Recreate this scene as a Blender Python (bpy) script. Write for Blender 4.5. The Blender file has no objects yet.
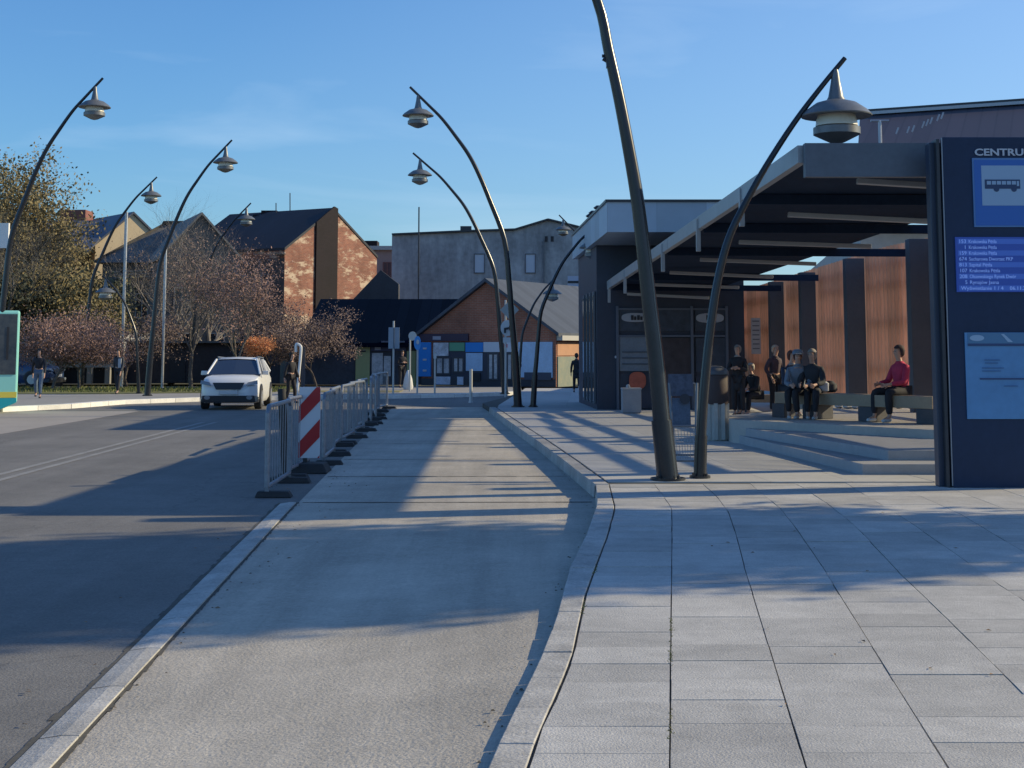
import bpy, bmesh, math, random
from mathutils import Vector, Matrix
R = math.radians
rnd = random.Random(7)
S = bpy.context.scene
COL = S.collection

# ------------------------------------------------------------------ camera
EYE = Vector((0, 0, 1.6)); HOR = 350.0; FE = 1500.0
PIT = math.atan(167 / 1500); FC = FE * math.cos(PIT); PP = HOR - FC * math.tan(PIT)
cd = bpy.data.cameras.new('camera'); cam = bpy.data.objects.new('camera', cd); COL.objects.link(cam)
cam.location = EYE; cam.rotation_euler = (R(90) + PIT, 0, 0)
cd.sensor_width = 36; cd.lens = 36 * FC / 1024; cd.shift_y = (PP - 384) / 1024
cd.clip_start = .1; cd.clip_end = 3000
S.camera = cam
def ray(px, py):
    x = (px - 512) / FC; z = -(py - PP) / FC
    c, s = math.cos(PIT), math.sin(PIT)
    return Vector((x, c - z * s, s + z * c))
def P(px, py, Z=0.0):                      # pixel on a level plane
    d = ray(px, py); t = (Z - EYE.z) / d.z
    return EYE + d * t
def Q(px, py, Y):                          # pixel at a distance
    d = ray(px, py); return EYE + d * (Y / d.y)
def XQ(px, Y): return (px - 512) / FE * Y

# ------------------------------------------------------------------ materials
MATS = {}
def mat(name, col, rough=.7, metal=0, nscale=0, namt=.15, bump=0, bscale=None, spec=.5, col2=None, island=0, stretch=None, emit=0, macro=None, crack=0):
    if name in MATS: return MATS[name]
    m = bpy.data.materials.new(name); m.use_nodes = True; nt = m.node_tree; N = nt.nodes; L = nt.links
    b = N['Principled BSDF']; b.inputs['Roughness'].default_value = rough; b.inputs['Metallic'].default_value = metal
    b.inputs['Specular IOR Level'].default_value = spec
    c = (*col, 1); b.inputs['Base Color'].default_value = c
    out = None
    if nscale:
        tc = N.new('ShaderNodeTexCoord'); vec = tc.outputs['Object']
        if stretch:
            mp = N.new('ShaderNodeMapping'); mp.inputs['Scale'].default_value = stretch; L.new(vec, mp.inputs[0]); vec = mp.outputs[0]
        n = N.new('ShaderNodeTexNoise'); n.inputs['Scale'].default_value = nscale; n.inputs['Detail'].default_value = 8; n.inputs['Roughness'].default_value = .65
        L.new(vec, n.inputs['Vector'])
        n2 = N.new('ShaderNodeTexNoise'); n2.inputs['Scale'].default_value = nscale * 9.3; n2.inputs['Detail'].default_value = 4
        L.new(vec, n2.inputs['Vector'])
        mx = N.new('ShaderNodeMix'); mx.data_type = 'FLOAT'; mx.inputs[0].default_value = .35
        L.new(n.outputs[0], mx.inputs[2]); L.new(n2.outputs[0], mx.inputs[3])
        mr = N.new('ShaderNodeMapRange'); mr.inputs[1].default_value = .34; mr.inputs[2].default_value = .66
        L.new(mx.outputs[0], mr.inputs[0])
        mc = N.new('ShaderNodeMix'); mc.data_type = 'RGBA'; L.new(mr.outputs[0], mc.inputs[0])
        if col2: a, z = col, col2
        else:
            a = [v * (1 - namt) for v in col]; z = [min(1, v * (1 + namt)) for v in col]
        mc.inputs[6].default_value = (*a, 1); mc.inputs[7].default_value = (*z, 1)
        out = mc.outputs[2]
        if bump:
            bp = N.new('ShaderNodeBump'); bp.inputs['Strength'].default_value = bump; bp.inputs['Distance'].default_value = .02
            if bscale:
                n3 = N.new('ShaderNodeTexNoise'); n3.inputs['Scale'].default_value = bscale; n3.inputs['Detail'].default_value = 5; L.new(vec, n3.inputs['Vector'])
                L.new(n3.outputs[0], bp.inputs['Height'])
            else: L.new(mx.outputs[0], bp.inputs['Height'])
            L.new(bp.outputs[0], b.inputs['Normal'])
    if island:
        g = N.new('ShaderNodeNewGeometry'); mr2 = N.new('ShaderNodeMapRange')
        mr2.inputs[3].default_value = 1 - island; mr2.inputs[4].default_value = 1 + island
        L.new(g.outputs['Random Per Island'], mr2.inputs[0])
        vm = N.new('ShaderNodeMix'); vm.data_type = 'RGBA'; vm.blend_type = 'MULTIPLY'; vm.inputs[0].default_value = 1
        if out: L.new(out, vm.inputs[6])
        else: vm.inputs[6].default_value = c
        cb = N.new('ShaderNodeCombineColor')
        for k in range(3): L.new(mr2.outputs[0], cb.inputs[k])
        L.new(cb.outputs[0], vm.inputs[7]); out = vm.outputs[2]
    def mul(src, fac):
        cb = N.new('ShaderNodeCombineColor')
        for k in range(3): L.new(fac, cb.inputs[k])
        vm = N.new('ShaderNodeMix'); vm.data_type = 'RGBA'; vm.blend_type = 'MULTIPLY'; vm.inputs[0].default_value = 1
        L.new(src, vm.inputs[6]); L.new(cb.outputs[0], vm.inputs[7]); return vm.outputs[2]
    if macro:                 # large worn / stained patches: list of (scale vector, lo, hi)
        tc = N.new('ShaderNodeTexCoord')
        for sc, lo, hi in macro:
            mp = N.new('ShaderNodeMapping'); mp.inputs['Scale'].default_value = sc; L.new(tc.outputs['Object'], mp.inputs[0])
            n = N.new('ShaderNodeTexNoise'); n.inputs['Scale'].default_value = 1; n.inputs['Detail'].default_value = 7; n.inputs['Roughness'].default_value = .7; L.new(mp.outputs[0], n.inputs['Vector'])
            r_ = N.new('ShaderNodeMapRange'); r_.inputs[1].default_value = .35; r_.inputs[2].default_value = .62; r_.inputs[3].default_value = lo; r_.inputs[4].default_value = hi; L.new(n.outputs[0], r_.inputs[0]); out = mul(out, r_.outputs[0])
    if crack:
        tc = N.new('ShaderNodeTexCoord'); nd = N.new('ShaderNodeTexNoise'); nd.inputs['Scale'].default_value = 1.2; nd.inputs['Detail'].default_value = 6; L.new(tc.outputs['Object'], nd.inputs['Vector'])
        ad = N.new('ShaderNodeMix'); ad.data_type = 'RGBA'; ad.blend_type = 'ADD'; ad.inputs[0].default_value = .9; L.new(tc.outputs['Object'], ad.inputs[6]); L.new(nd.outputs['Color'], ad.inputs[7])
        vo = N.new('ShaderNodeTexVoronoi'); vo.feature = 'DISTANCE_TO_EDGE'; vo.inputs['Scale'].default_value = crack; L.new(ad.outputs[2], vo.inputs['Vector'])
        r_ = N.new('ShaderNodeMapRange'); r_.inputs[1].default_value = 0; r_.inputs[2].default_value = .006; r_.inputs[3].default_value = .8; r_.inputs[4].default_value = 1; L.new(vo.outputs['Distance'], r_.inputs[0]); out = mul(out, r_.outputs[0])
    if out: L.new(out, b.inputs['Base Color'])
    if emit:
        b.inputs['Emission Color'].default_value = c; b.inputs['Emission Strength'].default_value = emit
    m['bsdf'] = 1; MATS[name] = m; return m

def brick(name, c1, c2, mortar, scale=1.0, patch=None, patch_amt=.5, w=.26, h=.08):
    if name in MATS: return MATS[name]
    m = bpy.data.materials.new(name); m.use_nodes = True; nt = m.node_tree; N = nt.nodes; L = nt.links; b = N['Principled BSDF']
    uv = N.new('ShaderNodeUVMap'); uv.uv_map = 'UVMap'
    t = N.new('ShaderNodeTexBrick'); L.new(uv.outputs[0], t.inputs['Vector'])
    t.inputs['Color1'].default_value = (*c1, 1); t.inputs['Color2'].default_value = (*c2, 1); t.inputs['Mortar'].default_value = (*mortar, 1)
    t.inputs['Scale'].default_value = scale; t.inputs['Mortar Size'].default_value = .008; t.inputs['Brick Width'].default_value = w; t.inputs['Row Height'].default_value = h
    o = t.outputs[0]
    n = N.new('ShaderNodeTexNoise'); n.inputs['Scale'].default_value = .55; n.inputs['Detail'].default_value = 9; n.inputs['Roughness'].default_value = .75; L.new(uv.outputs[0], n.inputs['Vector'])
    mr = N.new('ShaderNodeMapRange'); mr.inputs[1].default_value = .35; mr.inputs[2].default_value = .7; mr.inputs[3].default_value = .62; mr.inputs[4].default_value = 1.25; L.new(n.outputs[0], mr.inputs[0])
    cb = N.new('ShaderNodeCombineColor')
    for k in range(3): L.new(mr.outputs[0], cb.inputs[k])
    mm = N.new('ShaderNodeMix'); mm.data_type = 'RGBA'; mm.blend_type = 'MULTIPLY'; mm.inputs[0].default_value = 1
    L.new(o, mm.inputs[6]); L.new(cb.outputs[0], mm.inputs[7]); o = mm.outputs[2]
    if patch:
        mp = N.new('ShaderNodeMapping'); mp.inputs['Scale'].default_value = (.5, 1.2, 1); mp.inputs['Location'].default_value = (3.1, 1.7, 0); L.new(uv.outputs[0], mp.inputs[0])
        n2 = N.new('ShaderNodeTexNoise'); n2.inputs['Scale'].default_value = .8; n2.inputs['Detail'].default_value = 10; n2.inputs['Roughness'].default_value = .8; L.new(mp.outputs[0], n2.inputs['Vector'])
        m2 = N.new('ShaderNodeMapRange'); m2.inputs[1].default_value = 1 - patch_amt; m2.inputs[2].default_value = 1.06 - patch_amt; L.new(n2.outputs[0], m2.inputs[0])
        mq = N.new('ShaderNodeMix'); mq.data_type = 'RGBA'; L.new(m2.outputs[0], mq.inputs[0]); L.new(o, mq.inputs[6]); mq.inputs[7].default_value = (*patch, 1); o = mq.outputs[2]
    L.new(o, b.inputs['Base Color']); b.inputs['Roughness'].default_value = .9
    bp = N.new('ShaderNodeBump'); bp.inputs['Strength'].default_value = .4; bp.inputs['Distance'].default_value = .01; L.new(t.outputs['Fac'], bp.inputs['Height']); bp.invert = True; L.new(bp.outputs[0], b.inputs['Normal'])
    MATS[name] = m; return m

def seams(name, col, pitch=.5, axis='u', rough=.45, dark=.6, width=.08, metal=0, spec=.5):
    """metal sheet or boards: darker line every pitch metres along u (or v)"""
    if name in MATS: return MATS[name]
    m = bpy.data.materials.new(name); m.use_nodes = True; nt = m.node_tree; N = nt.nodes; L = nt.links; b = N['Principled BSDF']
    uv = N.new('ShaderNodeUVMap'); uv.uv_map = 'UVMap'; sp = N.new('ShaderNodeSeparateXYZ'); L.new(uv.outputs[0], sp.inputs[0])
    d = N.new('ShaderNodeMath'); d.operation = 'DIVIDE'; d.inputs[1].default_value = pitch; L.new(sp.outputs[0 if axis == 'u' else 1], d.inputs[0])
    f = N.new('ShaderNodeMath'); f.operation = 'FRACT'; L.new(d.outputs[0], f.inputs[0])
    g = N.new('ShaderNodeMath'); g.operation = 'LESS_THAN'; g.inputs[1].default_value = width; L.new(f.outputs[0], g.inputs[0])
    fl = N.new('ShaderNodeMath'); fl.operation = 'FLOOR'; L.new(d.outputs[0], fl.inputs[0])
    wn = N.new('ShaderNodeTexWhiteNoise'); wn.noise_dimensions = '1D'; L.new(fl.outputs[0], wn.inputs['W'])
    no = N.new('ShaderNodeTexNoise'); no.inputs['Scale'].default_value = 1.3; no.inputs['Detail'].default_value = 8; no.inputs['Roughness'].default_value = .7; L.new(uv.outputs[0], no.inputs['Vector'])
    ad = N.new('ShaderNodeMath'); ad.operation = 'ADD'; L.new(wn.outputs[0], ad.inputs[0]); L.new(no.outputs[0], ad.inputs[1])
    mr = N.new('ShaderNodeMapRange'); mr.inputs[1].default_value = .3; mr.inputs[2].default_value = 1.7; mr.inputs[3].default_value = .8; mr.inputs[4].default_value = 1.2; L.new(ad.outputs[0], mr.inputs[0])
    cb = N.new('ShaderNodeCombineColor')
    for k in range(3): L.new(mr.outputs[0], cb.inputs[k])
    mm = N.new('ShaderNodeMix'); mm.data_type = 'RGBA'; mm.blend_type = 'MULTIPLY'; mm.inputs[0].default_value = 1
    mm.inputs[6].default_value = (*col, 1); L.new(cb.outputs[0], mm.inputs[7])
    mx = N.new('ShaderNodeMix'); mx.data_type = 'RGBA'; L.new(g.outputs[0], mx.inputs[0]); L.new(mm.outputs[2], mx.inputs[6]); mx.inputs[7].default_value = (*[v * dark for v in col], 1)
    L.new(mx.outputs[2], b.inputs['Base Color']); b.inputs['Roughness'].default_value = rough; b.inputs['Metallic'].default_value = metal
    b.inputs['Specular IOR Level'].default_value = spec
    MATS[name] = m; return m

# ------------------------------------------------------------------ mesh builder
class MB:
    def __init__(s): s.v = []; s.f = []
    def quad(s, *pts):
        n = len(s.v); s.v += [tuple(p) for p in pts]; s.f.append(tuple(range(n, n + len(pts)))); return s
    def hexa(s, b, t):                         # b,t: 4 points bottom / top (ccw from above)
        n = len(s.v); s.v += [tuple(p) for p in b] + [tuple(p) for p in t]
        s.f += [(n+3, n+2, n+1, n), (n+4, n+5, n+6, n+7)] + [(n+i, n+(i+1) % 4, n+4+(i+1) % 4, n+4+i) for i in range(4)]; return s
    def box(s, x0, x1, y0, y1, z0, z1):
        return s.hexa([(x0,y0,z0),(x1,y0,z0),(x1,y1,z0),(x0,y1,z0)], [(x0,y0,z1),(x1,y0,z1),(x1,y1,z1),(x0,y1,z1)])
    def beam(s, a, b, w, h, up=Vector((0,0,1))):   # box along a->b, w sideways, h up (centred)
        a = Vector(a); b = Vector(b); d = (b - a).normalized(); sd = d.cross(up)
        if sd.length < 1e-4: sd = Vector((1,0,0))
        sd.normalize(); u = sd.cross(d)
        c = lambda p, i, j: p + sd * (w/2*i) + u * (h/2*j)
        return s.hexa([c(a,-1,-1), c(a,1,-1), c(b,1,-1), c(b,-1,-1)], [c(a,-1,1), c(a,1,1), c(b,1,1), c(b,-1,1)])
    def tube(s, pts, rad, n=8, cap=True):
        pts = [Vector(p) for p in pts]
        if not hasattr(rad, '__len__'): rad = [rad] * len(pts)
        base = len(s.v); prev = None
        for i, p in enumerate(pts):
            d = (pts[min(i+1, len(pts)-1)] - pts[max(i-1, 0)])
            d = d.normalized() if d.length > 1e-9 else Vector((0,0,1))
            if prev is None:
                a = Vector((0,0,1)) if abs(d.z) < .9 else Vector((1,0,0)); u = d.cross(a).normalized()
            else: u = (prev - d * prev.dot(d)).normalized()
            prev = u; w = d.cross(u)
            for k in range(n):
                t = 2*math.pi*k/n; s.v.append(tuple(p + (u*math.cos(t) + w*math.sin(t)) * rad[i]))
        for i in range(len(pts)-1):
            for k in range(n):
                a = base+i*n+k; b = base+i*n+(k+1) % n; s.f.append((a, b, b+n, a+n))
        if cap:
            s.f.append(tuple(base+k for k in reversed(range(n)))); e = base+(len(pts)-1)*n; s.f.append(tuple(e+k for k in range(n)))
        return s
    def lathe(s, prof, c=(0,0,0), n=20):       # prof: (r,z)
        base = len(s.v)
        for r, z in prof:
            for k in range(n):
                t = 2*math.pi*k/n; s.v.append((c[0]+r*math.cos(t), c[1]+r*math.sin(t), c[2]+z))
        for i in range(len(prof)-1):
            for k in range(n):
                a = base+i*n+k; b = base+i*n+(k+1) % n; s.f.append((a, b, b+n, a+n))
        s.f.append(tuple(base+k for k in reversed(range(n)))); e = base+(len(prof)-1)*n; s.f.append(tuple(e+k for k in range(n)))
        return s
    def prism(s, pts, off):                    # planar polygon pts extruded by off
        n = len(s.v); k = len(pts); off = Vector(off)
        s.v += [tuple(p) for p in pts] + [tuple(Vector(p)+off) for p in pts]
        s.f.append(tuple(reversed(range(n, n+k)))); s.f.append(tuple(range(n+k, n+2*k)))
        s.f += [(n+i, n+(i+1) % k, n+k+(i+1) % k, n+k+i) for i in range(k)]; return s
    def build(s, name, m, parent=None, smooth=False, bevel=0, M=None, fix=True):
        me = bpy.data.meshes.new(name); vs = s.v
        if M is not None: vs = [tuple(M @ Vector(v)) for v in vs]
        if parent is not None:
            inv = MW[parent.name].inverted(); vs = [tuple(inv @ Vector(v)) for v in vs]
        me.from_pydata(vs, [], s.f)
        if fix:
            bm = bmesh.new(); bm.from_mesh(me); bmesh.ops.recalc_face_normals(bm, faces=bm.faces); bm.to_mesh(me); bm.free()
        boxuv(me); me.materials.append(m)
        if smooth: me.polygons.foreach_set('use_smooth', [True]*len(me.polygons)); 
        o = bpy.data.objects.new(name, me); COL.objects.link(o)
        if smooth: me.set_sharp_from_angle(angle=R(40))
        if bevel:
            b = o.modifiers.new('bevel', 'BEVEL'); b.width = bevel; b.segments = 2; b.limit_method = 'ANGLE'
        if parent is not None: o.parent = parent
        MW[o.name] = Matrix.Identity(4) if parent is None else MW[parent.name].copy()
        return o
MW = {}
def boxuv(me):
    if not me.polygons: return
    uv = me.uv_layers.new(name='UVMap'); V = me.vertices
    for p in me.polygons:
        n = p.normal
        if abs(n.z) > .985: t = Vector((1,0,0)); w = Vector((0,1,0))
        else:
            t = Vector((-n.y, n.x, 0)); t.normalize(); w = n.cross(t)
            if abs(n.z) < .05: w = Vector((0,0,1))
        for li in p.loop_indices:
            c = V[me.loops[li].vertex_index].co; uv.data[li].uv = (c.dot(t), c.dot(w))
def tag(o, label, cat, group=None, kind=None):
    if label: o['label'] = label
    if cat: o['category'] = cat
    if group: o['group'] = group
    if kind: o['kind'] = kind
    return o
def thing(name, label, cat, loc=(0,0,0), rz=0, group=None, scale=1):
    o = bpy.data.objects.new(name, None); COL.objects.link(o); o.location = loc; o.rotation_euler = (0,0,rz); o.scale = (scale,)*3
    o.empty_display_size = .2
    MW[o.name] = Matrix.Translation(Vector(loc)) @ Matrix.Rotation(rz, 4, 'Z') @ Matrix.Scale(scale, 4)
    return tag(o, label, cat, group)
def struct(name, mb, m, **k): return tag(mb.build(name, m, **k), None, None, kind='structure')
def dup(root, loc, rz, label, scale=None):
    r = root.copy(); COL.objects.link(r); r.location = loc; r.rotation_euler = (0,0,rz); r['label'] = label
    if scale: r.scale = scale if hasattr(scale, '__len__') else (scale,)*3
    for ch in list(root.children):
        c = ch.copy(); COL.objects.link(c); c.parent = r
        for g in ch.children:
            d = g.copy(); COL.objects.link(d); d.parent = c
    return r
def LM(root): return MW[root.name]             # local -> world for a thing; build with M=LM(root)
def text(body, name, m, parent, origin, xdir, size, width=None, align='LEFT', depth=.004, up=Vector((0,0,1)), bold=0):
    cu = bpy.data.curves.new('tmp', 'FONT'); cu.body = body; cu.size = size; cu.extrude = depth/2; cu.align_x = align; cu.offset = bold; cu.resolution_u = 3
    ob = bpy.data.objects.new('tmp', cu); COL.objects.link(ob)
    dg = bpy.context.evaluated_depsgraph_get(); me = bpy.data.meshes.new_from_object(ob.evaluated_get(dg))
    bpy.data.objects.remove(ob)
    xs = [v.co.x for v in me.vertices]; sx = 1
    if width and xs: sx = width / (max(xs)-min(xs))
    xd = Vector(xdir).normalized(); nrm = xd.cross(up).normalized()
    M = Matrix((( xd.x*sx, up.x, nrm.x, origin[0]), (xd.y*sx, up.y, nrm.y, origin[1]), (xd.z*sx, up.z, nrm.z, origin[2]), (0,0,0,1)))
    me.transform(MW[parent.name].inverted() @ M if parent is not None else M)
    me.materials.clear(); me.materials.append(m); me.name = name
    o = bpy.data.objects.new(name, me); COL.objects.link(o); o.parent = parent; MW[o.name] = MW[parent.name]
    return o

# palette
ASPH = mat('asphalt', (.165,.158,.150), .85, nscale=1.1, namt=.12, bump=.35, bscale=70, macro=[((.9,.05,1),.86,1.10),((.25,.3,1),.88,1.08),((45,45,45),.8,1.18)], crack=.28)
LANE = mat('lane_concrete', (.44,.40,.34), .85, nscale=1.6, namt=.10, bump=.4, bscale=55, macro=[((1.3,.07,1),.80,1.10),((.5,.6,1),.86,1.08),((38,38,38),.86,1.12)])
BAY = mat('bay_concrete', (.34,.31,.28), .85, nscale=.7, namt=.1, bump=.2, bscale=50)
SLAB = mat('slab_concrete', (.46,.445,.42), .8, nscale=2.6, namt=.10, bump=.35, bscale=90, island=.13, macro=[((.7,.6,1),.84,1.08),((5,5,5),.92,1.05),((60,60,60),.85,1.12)])
KERB = mat('kerb_concrete', (.44,.425,.40), .8, nscale=3, namt=.14, bump=.3, bscale=60, island=.08, macro=[((1.5,1.5,1),.78,1.06),((50,50,50),.8,1.15)])
JOINT = mat('joint_dirt', (.085,.08,.07), .95, nscale=4, namt=.4)
GRASS = mat('grass', (.10,.115,.035), .9, nscale=.6, namt=.35, col2=(.17,.16,.06))
DARKST = mat('dark_steel', (.035,.04,.05), .38, metal=.3, nscale=5, namt=.2, spec=.6)
POLE = mat('lamp_pole_paint', (.018,.02,.026), .26, nscale=4, namt=.2, spec=.55)
SHADE = mat('lamp_shade_metal', (.17,.18,.19), .4, metal=.25, nscale=8, namt=.15)
LENS = mat('lamp_lens', (.72,.68,.56), .35)
GALV = mat('galvanised_steel', (.42,.43,.45), .38, metal=.6, nscale=12, namt=.2)
RUBBER = mat('black_rubber', (.03,.03,.032), .8, nscale=8, namt=.3)
WHITE = mat('white_paint', (.78,.78,.76), .5, nscale=6, namt=.05)
GLASS = mat('dark_glass', (.02,.026,.035), .06, spec=.9)
BLACK = mat('matt_black', (.02,.022,.028), .6)

# ------------------------------------------------------------------ ground
b = MB(); b.quad((-700,-200,-.30),(700,-200,-.30),(700,1400,-.30),(-700,1400,-.30)); struct('ground', b, mat('rough_ground', (.10,.10,.07), .95, nscale=.05, namt=.3))
b = MB(); b.quad((-60,-20,-.16),(60,-20,-.16),(60,66,-.16),(-60,66,-.16)); struct('road', b, ASPH)
# kerb curve of the platform (top edge towards the lane), bottom to top of the photo
Kpx = [(489,768),(500,741),(520,700),(540,660),(556,620),(570,568),(586,536),(597.5,504),(596,486)]
Kin = [(530,768),(541,730),(556,700),(574,655),(586,596),(596,568),(608,536),(615.5,508),(610,486)]
def curve(pxs, Z=0.0):
    w = [P(x, y, Z) for x, y in pxs]; w.sort(key=lambda v: v.y); return w
def interp(w, Y):
    if Y <= w[0].y: a, c = w[0], w[min(3, len(w)-1)]
    elif Y >= w[-1].y: a, c = w[-2], w[-1]
    else:
        for a, c in zip(w, w[1:]):
            if a.y <= Y <= c.y: break
    return a.x + (c.x-a.x) * (Y-a.y) / (c.y-a.y)
Kw = curve(Kpx); Kn = curve(Kin)
far = [P(592,482.5), P(566,462), P(540.5,443), P(513,424), P(489,407)]
FARD = (far[-1]-far[0]).normalized()
Kfar = [p.copy() for p in far]; Kfar_in = [p + Vector((.17,.01,0)) for p in Kfar]
def XK(Y): return interp(Kw, Y) if Y < 18.0 else interp(sorted(Kfar, key=lambda v: v.y), Y)
# pavement body under the slabs
edge = [(interp(Kw, y)+.03, y) for y in [-6,0,3] + [p.y for p in Kw if p.y < 17.9]] + [(p.x+.03, p.y) for p in Kfar] + [(-.9,46),(-.2,52),(.5,60),(.5,64)]
poly = [(x, y, -.014) for x, y in edge] + [(60,64,-.014),(60,-6,-.014)]
b = MB(); b.prism([(x,y,-.25) for x,y,_ in poly], (0,0,.236)); struct('pavement', b, JOINT)
# curved joint lines of the near paving
JP = [[(669.5,768),(670.5,690),(671,620),(672,540),(671.7,508),(662,494),(654,484)],
      [(806.5,768),(773,660),(744.6,568),(736.6,536),(728.6,512),(716.6,496),(700.5,482)],
      [(948.5,768),(898,688),(848,608),(820,563),(796,528),(780,508),(760,492),(746,480)],
      [(1072,746),(1024,694.5),(936.5,608),(900.4,574),(856,526),(828,504),(804,488),(786,479)],
      [(1140,690),(1024,600),(1000.6,586),(944.5,546),(904,518),(860,492),(838,478)],
      [(1024,552),(960.6,514),(920,496),(878,477.5)]]
curves = [Kn] + [curve(j) for j in JP]
YJ = 18.15
def Xc(i, Y):
    if i < len(curves): return interp(curves[i], Y)
    return interp(curves[-1], Y) + (i-len(curves)+1) * .56
b = MB()
for i in range(0, 34):
    Y = -3 + rnd.random()*.4
    end = YJ + .22*(Xc(i, 18)-1)*.3
    while Y < end - .1:
        L_ = rnd.choice([.43,.43,.43,.86]) if i % 3 else .43; gx = rnd.uniform(.002,.005)
        Y2 = min(Y + L_, end); g = rnd.uniform(.0012,.004)
        x00 = Xc(i, Y+g)+gx; x10 = Xc(i+1, Y+g)-gx; x01 = Xc(i, Y2-g)+gx; x11 = Xc(i+1, Y2-g)-gx
        z = rnd.uniform(-.0022,.0022); z2 = z+rnd.uniform(-.0015,.0015)
        if Y2-Y > .06: b.hexa([(x00,Y+g,-.04),(x10,Y+g,-.04),(x11,Y2-g,-.04),(x01,Y2-g,-.04)], [(x00,Y+g,z),(x10,Y+g,z2),(x11,Y2-g,z2),(x01,Y2-g,z)])
        Y = Y2
struct('paving_slabs', b, SLAB)
# far paving: larger smooth slabs, joints across
b = MB(); yj = [18.5,22.0,26.4,31.2,38.1,46.0,54.0,63.5]
for a, c in zip(yj, yj[1:]):
    n = 4 if c < 47 else 3
    for q in range(n):
        y0 = a+(c-a)*q/n + (.02 if q == 0 else .004); y1 = a+(c-a)*(q+1)/n-.004
        def xl(Y): return XK(Y)+.2 if Y < 42.1 else (-.5 + (Y-42.1)*.05)
        k = 0
        while k < 26:
            w0 = .04 if k % 4 == 0 else .004
            x0 = 1.0*k; 
            b.hexa([(xl(y0)+x0+w0*.3,y0,-.04),(xl(y0)+x0+.996,y0,-.04),(xl(y1)+x0+.996,y1,-.04),(xl(y1)+x0+w0*.3,y1,-.04)],
                   [(xl(y0)+x0+w0*.3,y0,0),(xl(y0)+x0+.996,y0,0),(xl(y1)+x0+.996,y1,0),(xl(y1)+x0+w0*.3,y1,0)]); k += 1
struct('far_paving', b, mat('far_slab_concrete', (.46,.45,.43), .8, nscale=1.6, namt=.10, bump=.15, bscale=60, island=.07))
# kerb stones
b = MB()
def kerbrun(outer, inner, step, y0, y1, top=.004, bot=-.2):
    Y = y0
    while Y < y1:
        Y2 = min(Y+step, y1); g = .005; z = top+rnd.uniform(-.003,.003)
        o0, o1, i0, i1 = outer(Y+g), outer(Y2-g), inner(Y+g), inner(Y2-g)
        b.hexa([(o0-.015,Y+g,bot),(i0,Y+g,bot),(i1,Y2-g,bot),(o1-.015,Y2-g,bot)], [(o0,Y+g,z),(i0,Y+g,z),(i1,Y2-g,z),(o1,Y2-g,z)])
        Y = Y2
kerbrun(lambda y: interp(Kw,y), lambda y: interp(Kn,y)-.012, .62, -3, 18.1)
kf = sorted(Kfar, key=lambda v: v.y)
kerbrun(lambda y: interp(kf,y), lambda y: interp(kf,y)+.17, 1.0, 18.15, 42.3)
struct('platform_kerb', b, KERB, bevel=.008)
# bus lane of concrete
def XL(Y):   # left edge strip inner line
    a = P(61.5,762,-.15); c = P(293,508,-.15); return a.x + (c.x-a.x)*(Y-a.y)/(c.y-a.y) if Y < c.y else c.x + (Y-c.y)*(-1.25/30)
b = MB(); ys = [-5]+[2+i*2 for i in range(9)]+[20,24,30,36,42,46.5]; ZR = lambda y: -.022 if y < 7.5 else (-.152 if y > 15.5 else -.022-.13*(y-7.5)/8); pts = [(XL(y), y, -.152) for y in ys] + [((XK(y) if y < 42 else -.6)-.01, y, ZR(y)) for y in reversed(ys)]
for i in range(len(ys)-1):
    b.quad(pts[i], pts[2*len(ys)-1-i], pts[2*len(ys)-2-i], pts[i+1])
struct('bus_lane', b, LANE)
# broken, slightly tilted edge joints across the lane
b = MB()
for y, w in ((17.55,.07),(21.1,.05),(24.4,.05),(28.4,.05),(33,.05),(38,.06)):
    x0 = XL(y)+.05; x1 = XK(y)-.05; n = 24
    for i in range(n):
        a = x0+(x1-x0)*i/n; c = x0+(x1-x0)*(i+1)/n; ww = w*rnd.uniform(.5,1.1)
        b.quad((a,y-ww/2+a*.02,-.148),(c,y-ww/2+c*.02,-.148),(c,y+ww/2+c*.02,-.148),(a,y+ww/2+a*.02,-.148))
struct('lane_joints', b, JOINT)
# patches of darker repair and debris gravel along kerb
b = MB()
Y = 2.0
while Y < 17.4:
    Y2 = min(Y+1.0, 17.45); g = .006
    a0 = XL(Y)-.02; 
    b.hexa([(XL(Y+g)-.19,Y+g,-.25),(XL(Y+g)-.02,Y+g,-.25),(XL(Y2-g)-.02,Y2-g,-.25),(XL(Y2-g)-.19,Y2-g,-.25)],
           [(XL(Y+g)-.10,Y+g,-.138),(XL(Y+g)-.02,Y+g,-.138),(XL(Y2-g)-.02,Y2-g,-.138),(XL(Y2-g)-.10,Y2-g,-.138)])
    b.quad((XL(Y+g)-.20,Y+g,-.153),(XL(Y+g)-.10,Y+g,-.1385),(XL(Y2-g)-.10,Y2-g,-.1385),(XL(Y2-g)-.20,Y2-g,-.153))
    Y = Y2
struct('lane_edge_kerb', b, KERB)
b = MB(); Y = 1.5
while Y < 17.5:        # crumbly dark joint either side of that kerb
    w1 = rnd.uniform(.01,.04); w2 = rnd.uniform(.008,.03)
    b.quad((XL(Y)-.215-w1,Y,-.1565),(XL(Y)-.19,Y,-.1565),(XL(Y+.15)-.19,Y+.15,-.1565),(XL(Y+.15)-.215-w1,Y+.15,-.1565))
    b.quad((XL(Y)-.03,Y,-.149),(XL(Y)-.012+w2,Y,-.149),(XL(Y+.15)-.012+w2*.7,Y+.15,-.149),(XL(Y+.15)-.03,Y+.15,-.149))
    Y += .15
struct('kerb_joint_dirt', b, JOINT)
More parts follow.
